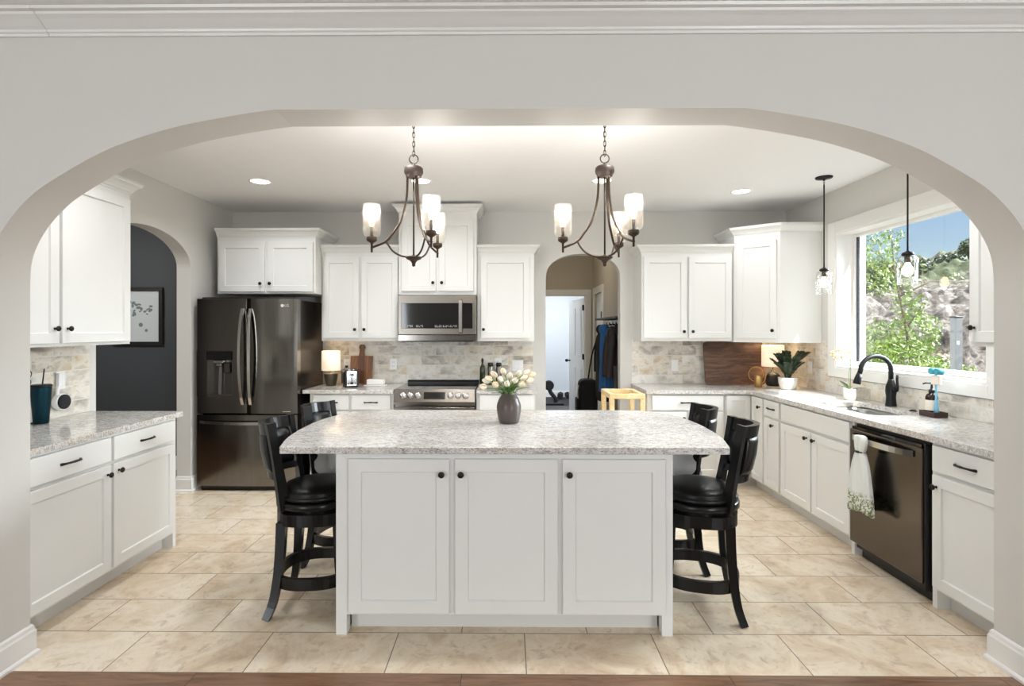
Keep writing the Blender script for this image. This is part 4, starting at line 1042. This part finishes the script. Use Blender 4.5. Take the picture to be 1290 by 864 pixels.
# toaster
r = thing('toaster', 'black toaster with a chrome end panel beside the small lamp', 'toaster', (-1.575, 5.26, ZC), R(24))
MB().box(-.075, .075, -.115, .115, .012, .168, .022, 3).build('body', 'plastic_b', r)
MB().box(-.047, .047, -.1185, -.1153, .018, .160, .0015).build('end_panel', 'chrome', r)
MB().box(-.004, .004, -.1195, -.1187, .06, .145).build('lever_slot', 'plastic_b', r)
MB().box(-.02, .02, -.138, -.1197, .118, .132, .003).build('lever', 'plastic_b', r)
mb = MB(); mb.M = Matrix.Translation((0, -.1187, .042)) @ Matrix.Rotation(PI/2, 4, 'X'); mb.lathe([(.014,0),(.014,.009),(.012,.012)], seg=18)
for dx in (-.032, .032): mb.lathe([(.005,0),(.005,.004)], dx, 0, 10)
mb.build('dial', 'plastic_b', r)
MB().box(-.03, -.008, -.08, .08, .1675, .1700).box(.008, .03, -.08, .08, .1675, .1700).build('slot', 'chrome', r)
mb = MB()
for sx in (-.05, .05):
    for sy in (-.09, .09): mb.lathe([(.009,0),(.009,.0125)], sx, sy, 10)
mb.build('foot', 'rubber', r)
# paddle board leaning on the backsplash
r = thing('paddle_board', 'brown wooden paddle serving board leaning behind the toaster', 'cutting board', (-1.535, 5.505, ZC)); r.rotation_euler = (R(-8), 0, 0)
MB().prism([(-.117,0),(.117,0),(.117,.292),(.03,.292),(.022,.33),(.022,.36),(.034,.385),(.024,.408),(0,.414),(-.024,.408),(-.034,.385),(-.022,.36),(-.022,.33),(-.03,.292),(-.117,.292)], 'Y', -.010, .010, bev=.002).build('board', 'acacia', r)
MB().box(-.0335, .0335, -.0112, -.0101, .002, .29).build('dark_stripe', mat('dark_wood_stripe', (96, 60, 40), .4), r)
r = thing('walnut_board', 'large rectangular walnut cutting board leaning on the right backsplash', 'cutting board', (2.345, 5.475, ZC)); r.rotation_euler = (R(-9), 0, 0)
pts = arc(.305-.03, .03, .03, -90, 0) + arc(.305-.03, .445-.03, .03, 0, 90) + arc(-.305+.03, .445-.03, .03, 90, 180) + arc(-.305+.03, .03, .03, 180, 270)
MB().prism(pts, 'Y', -.016, .016, bev=.004).build('board', 'walnut', r)
# butter dish
r = thing('butter_dish', 'white covered butter dish on the worktop left of the range', 'butter dish', (-1.335, 5.33, ZC), R(-4))
MB().prism([(-.10,-.055),(.10,-.055),(.112,-.045),(.112,.045),(.10,.055),(-.10,.055),(-.112,.045),(-.112,-.045)], 'Z', 0, .010, bev=.003).build('dish', 'ceramic_w', r)
mb = MB(); mb.box(-.085, .085, -.042, .042, .0105, .066, .012, 3); mb.build('lid', 'ceramic_w', r)
# outlets
def outlet(label, loc, rz, w=.072, kind='outlet', gang=1, group=None):
    r = thing('wall_'+kind, label, kind, loc, rz, group)
    MB().box(-w/2, w/2, -.006, -.0003, -.058, .058, .002).build('cover_plate', 'plastic_w', r)
    for g in range(gang):
        x = 0 if gang == 1 else (-.024+.048*g)
        if kind == 'outlet':
            mb = MB(); mb.box(x-.017, x+.017, -.0075, -.0061, .006, .036, .0006); mb.box(x-.017, x+.017, -.0075, -.0061, -.036, -.006, .0006); f = mb.build('socket', 'plastic_w', r)
            mb = MB()
            for z in (.021, -.021): mb.box(x-.009, x-.0065, -.0079, -.0076, z-.005, z+.006); mb.box(x+.0065, x+.009, -.0079, -.0076, z-.005, z+.006)
            mb.build('slot', 'gasket', f)
        else: MB().box(x-.016, x+.016, -.010, -.0061, -.033, .033, .0012).build('rocker', 'plastic_w', r)
    return r
YS = 5.5718
outlet('white outlet left of the range above the butter dish', (-1.21, YS, 1.125), 0)
outlet('outlet behind the toaster next to the small lamp', (-1.70, YS, 1.120), 0)
outlet('outlet right of the range behind the steel mills', (-.105, YS, 1.13), 0)
outlet('double light switch left of the arched doorway', (.10, YS, 1.11), 0, .118, 'switch', 2)
outlet('single switch on the backsplash left of the walnut board', (1.75, YS, 1.112), 0, kind='switch')
outlet('white switch on the right wall beside the potted plant', (2.9118, 5.12, 1.125), -PI/2, kind='switch')
outlet('white outlet on the left backsplash with a speaker plugged in', (XL+.0084, 3.41, 1.16), PI/2)
# cord of the toaster and plug
r = thing('plug_cord', 'black plug and cord in the outlet behind the toaster', 'cord', (-1.70, YS-.008, 1.10))
MB().box(-.013, .013, -.026, -.0005, -.014, .012, .004).build('plug', 'plastic_b', r)
mb = MB(); mb.tube(catmull([(0,-.024,-.005), (-.022,-.035,-.03), (-.028,-.05,-.09), (.0,-.09,-.165), (.03,-.10,-.174)], 6), .003, 6); mb.build('cord', 'plastic_b', r)
# bottle and mills
r = thing('oil_bottle', 'slim dark green oil bottle right of the range', 'bottle', (-.262, 5.42, ZC))
M['greenglass'] = mat('dark_green_glass', (38, 44, 22), .1)
MB().lathe([(.024,0),(.028,.004),(.028,.165),(.024,.185),(.012,.205),(.010,.225),(.010,.240)], seg=24).build('bottle', 'greenglass', r)
MB().lathe([(.013,.2405),(.013,.262),(.008,.264),(.006,.275)], seg=16).build('cap', 'plastic_b', r)
def mill():
    r = thing('pepper_mill', 'm', 'mill')
    MB().lathe([(.027,0),(.029,.004),(.029,.185),(.027,.19)], seg=28).build('body', 'steel', r)
    MB().lathe([(.027,.1905),(.029,.193),(.029,.222),(.024,.228)], seg=28).build('lid', 'plastic_b', r); return r
ml = mill(); place(ml, (-.180, 5.43, ZC), 0, 'steel pepper mill with black top, next to the green bottle', 'steel mills by the range')
place(copy_tree(ml), (-.095, 5.43, ZC), 0, 'steel mill with black top, farther from the green bottle', 'steel mills by the range')
# watering can
r = thing('watering_can', 'small brass watering can with a round hoop handle before the walnut board', 'watering can', (2.475, 5.25, ZC))
MB().lathe([(.034,0),(.037,.003),(.037,.105),(.034,.108),(.034,.112),(.028,.112),(.028,.02),(.004,.018)], seg=28).build('body', 'brass', r)
mb = MB(); mb.torus((-.022, 0, .125), .073, .0032, 36, 8, 'Y'); mb.build('handle', 'brass', r)
mb = MB(); mb.tube(catmull([(.035,0,.03), (.062,0,.06), (.075,0,.115), (.098,0,.14)], 5), .0045, 8); mb.build('spout', 'brass', r)
# plants
def zz_leaf(mb, p, d, up, ln, wd):
    d = d.normalized(); s_ = d.cross(up).normalized(); n_ = s_.cross(d).normalized(); R_ = []
    for t_, w_ in ((0,.08),(.2,.7),(.5,1),(.8,.62),(1,.04)):
        c_ = p + d*ln*t_ - n_*ln*.12*t_*t_; R_.append([c_-s_*wd*w_+n_*wd*.2*w_, c_, c_+s_*wd*w_+n_*wd*.2*w_, c_-n_*.0006])
    mb.loft(R_, True, True, True, True)
M['zz'] = mat('dark_glossy_plant_leaf', (46, 62, 44), .3)
r = thing('potted_plant', 'dark leafy houseplant in a white bowl pot by the corner', 'potted plant', (2.665, 5.06, ZC))
MB().lathe([(.060,0),(.066,.004),(.080,.06),(.085,.112),(.081,.112),(.077,.098),(.01,.096)], seg=36).build('pot', 'ceramic_w', r)
MB().lathe([(.075,.0985),(.01,.101)], seg=20).build('soil', mat('dark_potting_soil', (40, 32, 26), .95), r)
rng = random.Random(5); mbs = MB(); mbl = MB()
for k in range(20):
    a = 2*PI*k/20*3 + rng.uniform(-.2,.2); sp_ = rng.uniform(.05, .19); h_ = rng.uniform(.10, .29) - max(0, sp_-.13)
    P_ = catmull([(math.cos(a)*.02, math.sin(a)*.02, .10), (math.cos(a)*sp_*.4, math.sin(a)*sp_*.4, .10+h_*.55), (math.cos(a)*sp_, math.sin(a)*sp_*.9, .10+h_)], 6)
    mbs.tube(P_, [.0045-.0025*i/len(P_) for i in range(len(P_))], 6)
    for i in range(4, len(P_)):
        p_ = Vector(P_[i]); T = (p_-Vector(P_[i-1])).normalized(); sd = T.cross(Vector((-math.sin(a), math.cos(a), .2))).normalized(); tg = Vector((-math.sin(a), math.cos(a), 0))
        for s_ in (-1, 1): zz_leaf(mbl, p_, T*.75+tg*s_*.8+Vector((0,0,.1)), sd, rng.uniform(.045,.065), .015)
    zz_leaf(mbl, Vector(P_[-1]), T, Vector((0,0,1)) if abs(T.z) < .9 else Vector((1,0,0)), .05, .013)
mbs.build('stems', 'zz', r); mbl.build('leaves', 'zz', r)
# orchid
r = thing('orchid', 'white orchid with a few leaves in a white pot beside the faucet', 'orchid', (2.765, 4.30, ZC))
MB().lathe([(.040,0),(.044,.003),(.052,.09),(.049,.09),(.046,.08),(.01,.078)], seg=32).build('pot', 'ceramic_w', r)
M['orchid_leaf'] = mat('orchid_leaf_green', (96, 116, 78), .35)
mb = MB()
for a, ln, wd, lift in ((200, .13, .024, .95), (5, .10, .022, .2), (310, .11, .022, .35), (150, .08, .02, .6), (60, .09, .02, .4)):
    a = R(a); zz_leaf(mb, Vector((math.cos(a)*.012, math.sin(a)*.012, .082)), Vector((math.cos(a), math.sin(a), lift)), Vector((0,0,1)), ln, wd)
mb.build('leaves', 'orchid_leaf', r)
st_ = catmull([(0,0,.08), (-.012,-.005,.2), (.0,-.01,.30), (-.03,-.02,.37), (-.10,-.03,.395), (-.17,-.03,.385)], 6)
MB().tube(st_, .0025, 6).build('stem', 'stem', r)
MB().tube([(.004,.002,.08), (.008,0,.32)], .0018, 6).build('support_stick', 'bark', r)
M['orchid_petal'] = mat('orchid_petal', (240, 226, 186), .5); M['orchid_heart'] = mat('orchid_heart', (214, 172, 90), .5)
for k, (x, y, z) in enumerate(((-.17,-.045,.375), (-.125,-.05,.40), (-.085,-.05,.375), (-.15,-.05,.345), (-.04,-.045,.385), (-.105,-.06,.35))):
    mb = MB()
    for j in range(5):
        a = j*2*PI/5+.3*k; zz_leaf(mb, Vector((x, y, z)), Vector((math.cos(a), -.15, math.sin(a))), Vector((0,1,0)), .028, .014)
    fl = mb.build('blossom', 'orchid_petal', r)
    MB().ball((x, y-.006, z), .007, 10, 6).build('heart', 'orchid_heart', fl)
# faucet
r = thing('kitchen_faucet', 'matte black gooseneck faucet with side lever behind the sink', 'faucet', (2.835, 3.94, ZC))
MB().lathe([(.036,0),(.037,.006),(.033,.03),(.031,.07),(.036,.11),(.034,.145),(.024,.175),(.019,.19),(.018,.20)], seg=32).build('body', 'blackmetal', r)
arcp = [(0,0,.2),(0,0,.27)] + [(-.118+.118*math.cos(R(a)), -.02*(1-math.cos(R(a)))/2, .27+.100*math.sin(R(a))) for a in range(15, 166, 15)] + [(-.238,-.02,.262), (-.246,-.021,.242)]
MB().tube(arcp, .0165, 16, up=(0,1,0)).build('spout', 'blackmetal', r)
MB().tube([(-.246,-.021,.241), (-.256,-.022,.21), (-.266,-.023,.175), (-.268,-.023,.166)], [.018,.022,.025,.024], 18, up=(0,1,0)).build('spray_head', 'blackmetal', r)
mb = MB(); mb.tube([(.0,-.03,.125), (.004,-.050,.13)], .02, 16); mb.tube([(.004,-.052,.12), (.004,-.060,.16), (.004,-.056,.205), (.004,-.062,.235)], [.013,.009,.0085,.010], 12); mb.build('lever', 'blackmetal', r)
r = thing('sink_button', 'small dark round button in the worktop near the faucet', 'sink button', (2.815, 3.70, ZC)); MB().lathe([(.024,0),(.024,.004),(.017,.006),(.016,.010),(.004,.011)], seg=24).build('button', 'bronze', r)
# soap caddy things
M['tray'] = mat('dark_brown_tray', (62, 40, 34), .45)
cx_, cy_ = 2.775, 3.475
r = thing('soap_tray', 'dark brown rectangular tray holding soap bottle and dish brush', 'tray', (cx_, cy_, ZC))
mb = MB(); mb.box(-.045, .045, -.062, .062, 0, .008, .002); mb.box(-.045, -.040, -.062, .062, .008, .034); mb.box(.040, .045, -.062, .062, .008, .034); mb.box(-.040, .040, -.062, -.057, .008, .034); mb.box(-.040, .040, .057, .062, .008, .034); mb.build('tray', 'tray', r)
M['amber'] = mat('dark_amber_bottle', (40, 20, 12), .12); M['label'] = mat('cream_paper_label', (236, 226, 212), .6)
r = thing('soap_bottle', 'dark amber soap bottle with cream label and pump, on the brown tray', 'bottle', (cx_+.004, cy_+.018, ZC+.0085))
MB().lathe([(.030,0),(.034,.004),(.034,.115),(.028,.132),(.015,.140),(.015,.146)], seg=28).build('bottle', 'amber', r)
MB().lathe([(.0345,.030),(.0345,.098)], seg=28, cap0=False, cap1=False).build('label', 'label', r)
mb = MB(); mb.lathe([(.017,.1465),(.017,.164),(.008,.166),(.005,.20),(.011,.202),(.011,.212)], seg=18); mb.tube([(0,0,.207), (-.03,.012,.207), (-.045,.018,.200)], .005, 8); mb.build('pump', 'plastic_b', r)
M['teal'] = mat('turquoise_bristles', (60, 158, 176), .6); M['blueclear'] = mat('blue_plastic_handle', (130, 190, 216), .3)
r = thing('dish_brush', 'turquoise and white dish brush standing in the brown tray', 'dish brush', (cx_-.008, cy_-.034, ZC+.009))
MB().tube([(0,0,0), (0,-.002,.05), (0,.0,.12), (-.002,0,.20), (0,0,.275)], [.016,.014,.006,.006,.008], 10).build('handle', 'blueclear', r)
MB().box(-.012, .012, -.034, .034, .20, .262, .005).build('white_sleeve', 'label', r)
mb = MB()
for dy in (-.022, .022): mb.M = Matrix.Translation((0, dy, .288)) @ Matrix.Rotation(PI/2, 4, 'Y'); mb.lathe([(.018,-.022),(.021,-.018),(.021,.018),(.018,.022)], seg=18)
mb.build('bristles', 'teal', r)
# left counter
M['tealmetal'] = mat('dark_teal_metal', (24, 60, 72), .32, .85)
r = thing('tumbler', 'dark teal metal tumbler with a black straw on the left counter', 'tumbler', (-2.822, 3.17, ZC))
MB().lathe([(.036,0),(.038,.003),(.052,.215),(.052,.222)], seg=36).build('cup', 'tealmetal', r)
MB().lathe([(.054,.2225),(.054,.232),(.048,.236),(.006,.236)], seg=36).build('lid', 'plastic_b', r)
MB().tube([(.008,.0,.236), (.016,.004,.33)], .0035, 8).build('straw', 'plastic_b', r)
r = thing('smart_speaker', 'round dark speaker in a white wall outlet holder above the left counter', 'speaker', (XL+.0168, 3.385, 1.155), PI/2)
MB().prism([(-.018,.052),(.012,.052),(.020,.035),(.016,.0),(.008,-.03),(-.018,-.03)], 'Y', -.022, -.0005, bev=.003).build('plug_mount', 'plastic_w', r)
mb = MB(); mb.tube(catmull([(-.002,-.014,-.02), (-.022,-.018,-.05), (-.028,-.02,-.085)], 5), .010, 10); mb.build('holder_arm', 'plastic_w', r)
mb = MB(); mb.M = Matrix.Translation((-.004, -.006, -.130)) @ Matrix.Rotation(PI/2, 4, 'X'); mb.lathe([(.050,-.004),(.053,0),(.053,.028),(.049,.034)], seg=36); mb.build('holder_cup', 'plastic_w', r)
mb = MB(); mb.M = Matrix.Translation((-.004, -.0405, -.130)) @ Matrix.Rotation(PI/2, 4, 'X'); mb.lathe([(.047,0),(.047,.008),(.042,.013),(.01,.0135)], seg=36); mb.build('speaker_face', 'fabric_b', r)
r = thing('wire_basket', 'scrolled wire rack end behind the tumbler at the left', 'wire rack', (-2.875, 3.12, ZC))
mb = MB(); mb.tube([(0,0,0), (0,0,.34)], .003, 8)
for z, q in ((.30,.022),(.25,.018),(.19,.024)): mb.torus((0, .022, z), q, .0022, 20, 6, 'X')
mb.tube([(0,.0,.002), (0,.09,.002)], .003, 8)
mb.build('wire', 'blackmetal', r)

# ------------------------------------------------------------------ picture on the charcoal wall
r = thing('framed_picture', 'dark framed eucalyptus print on the charcoal wall', 'picture', (-3.95, 5.62, 1.63))
w_, h_ = .27, .31
MB().box(-w_, w_, -.03, -.0008, -h_, -h_+.04, .003).box(-w_, w_, -.03, -.0008, h_-.04, h_, .003).box(-w_, -w_+.04, -.03, -.0008, -h_+.04, h_-.04, .003).box(w_-.04, w_, -.03, -.0008, -h_+.04, h_-.04, .003).build('frame', mat('dark_frame', (40, 36, 36), .4), r)
MB().box(-w_+.04, w_-.04, -.012, -.001, -h_+.04, h_-.04).build('print', mat('pale_print_paper', (214, 221, 222), .35), r)
M['sage'] = mat('sage_ink', (120, 138, 134), .6)
mb = MB(); rng = random.Random(8)
for k in range(34):
    x = rng.uniform(-.16, .15); z = .10 + rng.uniform(-.09, .075) - abs(x)*.2; a = rng.uniform(0, PI); L_ = rng.uniform(.012, .026)
    ring = [(x+L_*math.cos(t)*math.cos(a)-L_*.6*math.sin(t)*math.sin(a), z+L_*math.cos(t)*math.sin(a)+L_*.6*math.sin(t)*math.cos(a)) for t in [2*PI*i/10 for i in range(10)]]
    mb.prism(ring, 'Y', -.0135-.00004*k, -.0121)
for (x, z, q) in ((.03,-.09,.022),(.09,-.15,.016)):
    mb.prism([(x+q*math.cos(t), z+q*math.sin(t)) for t in [2*PI*i/12 for i in range(12)]], 'Y', -.0135, -.0121)
mb.build('leaf_drawing', 'sage', r)

# ------------------------------------------------------------------ hall things
r = thing('coat_shelf', 'dark shelf with hooks on the right wall of the hall', 'shelf', (1.359, 6.35, 1.61))
MB().box(-.205, -.0005, -.62, .66, 0, .025, .002).build('shelf_board', mat('dark_shelf_wood', (54, 48, 40), .5), r)
MB().box(-.020, -.0005, -.62, .66, -.14, -.001, .002).build('hook_rail', 'trim', r)
for k in range(6):
    mb = MB(); y = -.5+.2*k; mb.tube(catmull([(-.021,y,-.05), (-.075,y,-.065), (-.085,y,-.03)], 4), .006, 8); mb.tube([(-.021,y,-.09), (-.05,y,-.10), (-.055,y,-.08)], .005, 8); mb.build('hook', 'blackmetal', r)
def garment(name, label, cat, y, ln, wd, dp, m, group=None, sleeves=True, seed=1, hood=True, x0=1.262, top=1.53):
    r = thing(name, label, cat, (x0, y, top), 0, group); rg_ = random.Random(seed); ph = [rg_.uniform(0, 6) for _ in range(4)]
    rings = []; K = 14
    for i in range(K+1):
        t = i/K; z = -ln*t; sh = min(1, .28+(t*7)**.8) if t < .14 else 1.0; flare = 1+.14*t
        rr_ = []
        for k in range(40):
            a = 2*PI*k/40; f = 1+.10*math.sin(5*a+ph[0]+t*2)*min(1, t*3)+.06*math.sin(9*a+ph[1]-t*3)*min(1, t*3)
            rr_.append((math.cos(a)*dp*sh*flare*f, math.sin(a)*wd*sh*flare*f, z))
        rings.append(rr_)
    MB().loft(rings).build('body', m, r)
    if sleeves:
        for s in (-1, 1):
            mb = MB(); mb.tube(catmull([(0, s*wd*.65, -.09), (-.02, s*wd*1.05, -.16), (-.045, s*wd*1.15, -.36), (-.05, s*wd*1.02, -.60)], 6), .045, 12); mb.build('sleeve', m, r)
    if hood: MB().ball((-.03, 0, -.04), .075, 14, 8, (.9, 1.1, .9)).build('hood', m, r)
    return r
M['coat_b'] = mat('black_coat_fabric', (24, 23, 24), .85); M['coat_br'] = mat('dark_brown_jacket', (46, 38, 36), .7); M['coat_bl'] = mat('bright_blue_fabric', (42, 98, 158), .75)
garment('coat', 'long black coat hanging at the far end of the hall hooks', 'coat', 6.86, .95, .17, .075, 'coat_b', seed=2, x0=1.235)
garment('jacket', 'bright blue jacket hanging among the dark coats', 'jacket', 6.46, .80, .12, .070, 'coat_bl', seed=5, x0=1.20, sleeves=False)
garment('jacket', 'short dark brown jacket over the blue jacket', 'jacket', 6.19, .46, .11, .06, 'coat_br', seed=9, x0=1.215, hood=False)
garment('coat', 'black coat at the near end of the hall hooks', 'coat', 5.93, .78, .08, .05, 'coat_b', seed=4, x0=1.275, sleeves=False)
r = thing('backpack', 'black backpack hanging low beside the black coat with a pale cord', 'backpack', (1.09, 7.22, .30))
MB().box(-.13, .12, -.14, .14, 0, .52, .07, 3).build('bag', 'coat_b', r)
mb = MB(); mb.tube(catmull([(-.135,-.06,.44), (-.15,-.06,.34), (-.14,-.05,.2)], 6), .007, 8); mb.build('cord', 'label', r)
MB().box(-.165, -.131, -.10, .10, .06, .26, .012, 2).build('front_pocket', 'coat_b', r)
mb = MB(); mb.tube(catmull([(0,.0,.50), (.06,-.05,.9), (.18,-.09,1.22)], 6), .010, 8); mb.build('shoulder_strap', 'coat_b', r)
# pale pine stand
r = thing('pine_stand', 'pale pine open frame step stand beside the arched doorway', 'stand', (1.045, 4.85, 0))
hx, hy, hz = .155, .215, .925; tt = .042
for sx in (-1, 1):
    for sy in (-1, 1):
        MB().box(min(sx*hx, sx*(hx-tt)), max(sx*hx, sx*(hx-tt)), min(sy*hy, sy*(hy-tt)), max(sy*hy, sy*(hy-tt)), 0, hz-.0445, .003).build('post', 'pine', r)
MB().box(-hx, hx, -hy, -hy+tt, hz-.044, hz, .003).build('end_rail', 'pine', r); MB().box(-hx, hx, hy-tt, hy, hz-.044, hz, .003).build('end_rail', 'pine', r)
MB().box(-hx, -hx+tt, -hy+tt+.0005, hy-tt-.0005, hz-.044, hz, .003).build('side_rail', 'pine', r); MB().box(hx-tt, hx, -hy+tt+.0005, hy-tt-.0005, hz-.044, hz, .003).build('side_rail', 'pine', r)
MB().box(-hx+tt+.001, hx-tt-.001, -hy+.01, hy-.01, .42, .44).build('platform', 'pine', r)
mb = MB()
for z in (.15, .62): mb.box(-hx+tt+.0005, hx-tt-.0005, -hy+.01, -hy+.03, z, z+.05); mb.box(-hx+tt+.0005, hx-tt-.0005, hy-.03, hy-.01, z, z+.05)
mb.build('cross_rail', 'pine', r)
# gym things
def dumbbell():
    r = thing('dumbbell', 'd', 'dumbbell')
    MB().tube([(0,-.065,.065), (0,.065,.065)], .014, 10, up=(0,0,1)).build('grip', 'chrome', r)
    for s in (-1, 1):
        mb = MB(); mb.M = Matrix.Translation((0, s*.105, .065)) @ Matrix.Rotation(PI/2, 4, 'X') @ Matrix.Rotation(R(30), 4, 'Z'); mb.lathe([(.055,-.04),(.068,-.03),(.068,.03),(.055,.04)], seg=6, smooth=False); mb.build('weight', 'rubber', r)
    return r
db = dumbbell()
for k, (x, lb) in enumerate(((1.13, 'black hex dumbbell on the gym floor, leftmost of the row by the baseboard'), (1.30, 'black hex dumbbell in the middle of the row by the gym baseboard'), (1.47, 'black hex dumbbell nearest the open door in the row by the baseboard'))):
    o = db if k == 0 else copy_tree(db); place(o, (x, 11.45, .0005), R(8*k-8), lb, 'dumbbells on the gym floor')
    for c in o.children: pass
r = thing('exercise_machine', 'black exercise machine part at the left edge of the hall door view', 'exercise machine', (.84, 10.6, .001))
MB().box(-.10, .26, -.2, .2, 0, .035, .01).build('foot', 'rubber', r)
mb = MB(); mb.tube(catmull([(.12,0,.035), (.10,0,.12), (.02,0,.22), (-.02,0,.32)], 6), .04, 12); mb.build('arm', 'rubber', r)
mb = MB(); mb.M = Matrix.Translation((-.02, 0, .37)) @ Matrix.Rotation(PI/2, 4, 'X'); mb.lathe([(.08,-.05),(.10,-.03),(.10,.03),(.08,.05)], seg=24); mb.build('flywheel', 'rubber', r)
for o in list(bpy.data.objects):
    if o.type == 'MESH' and o.parent is None and 'kind' not in o and 'label' not in o: print('UNTAGGED', o.name)
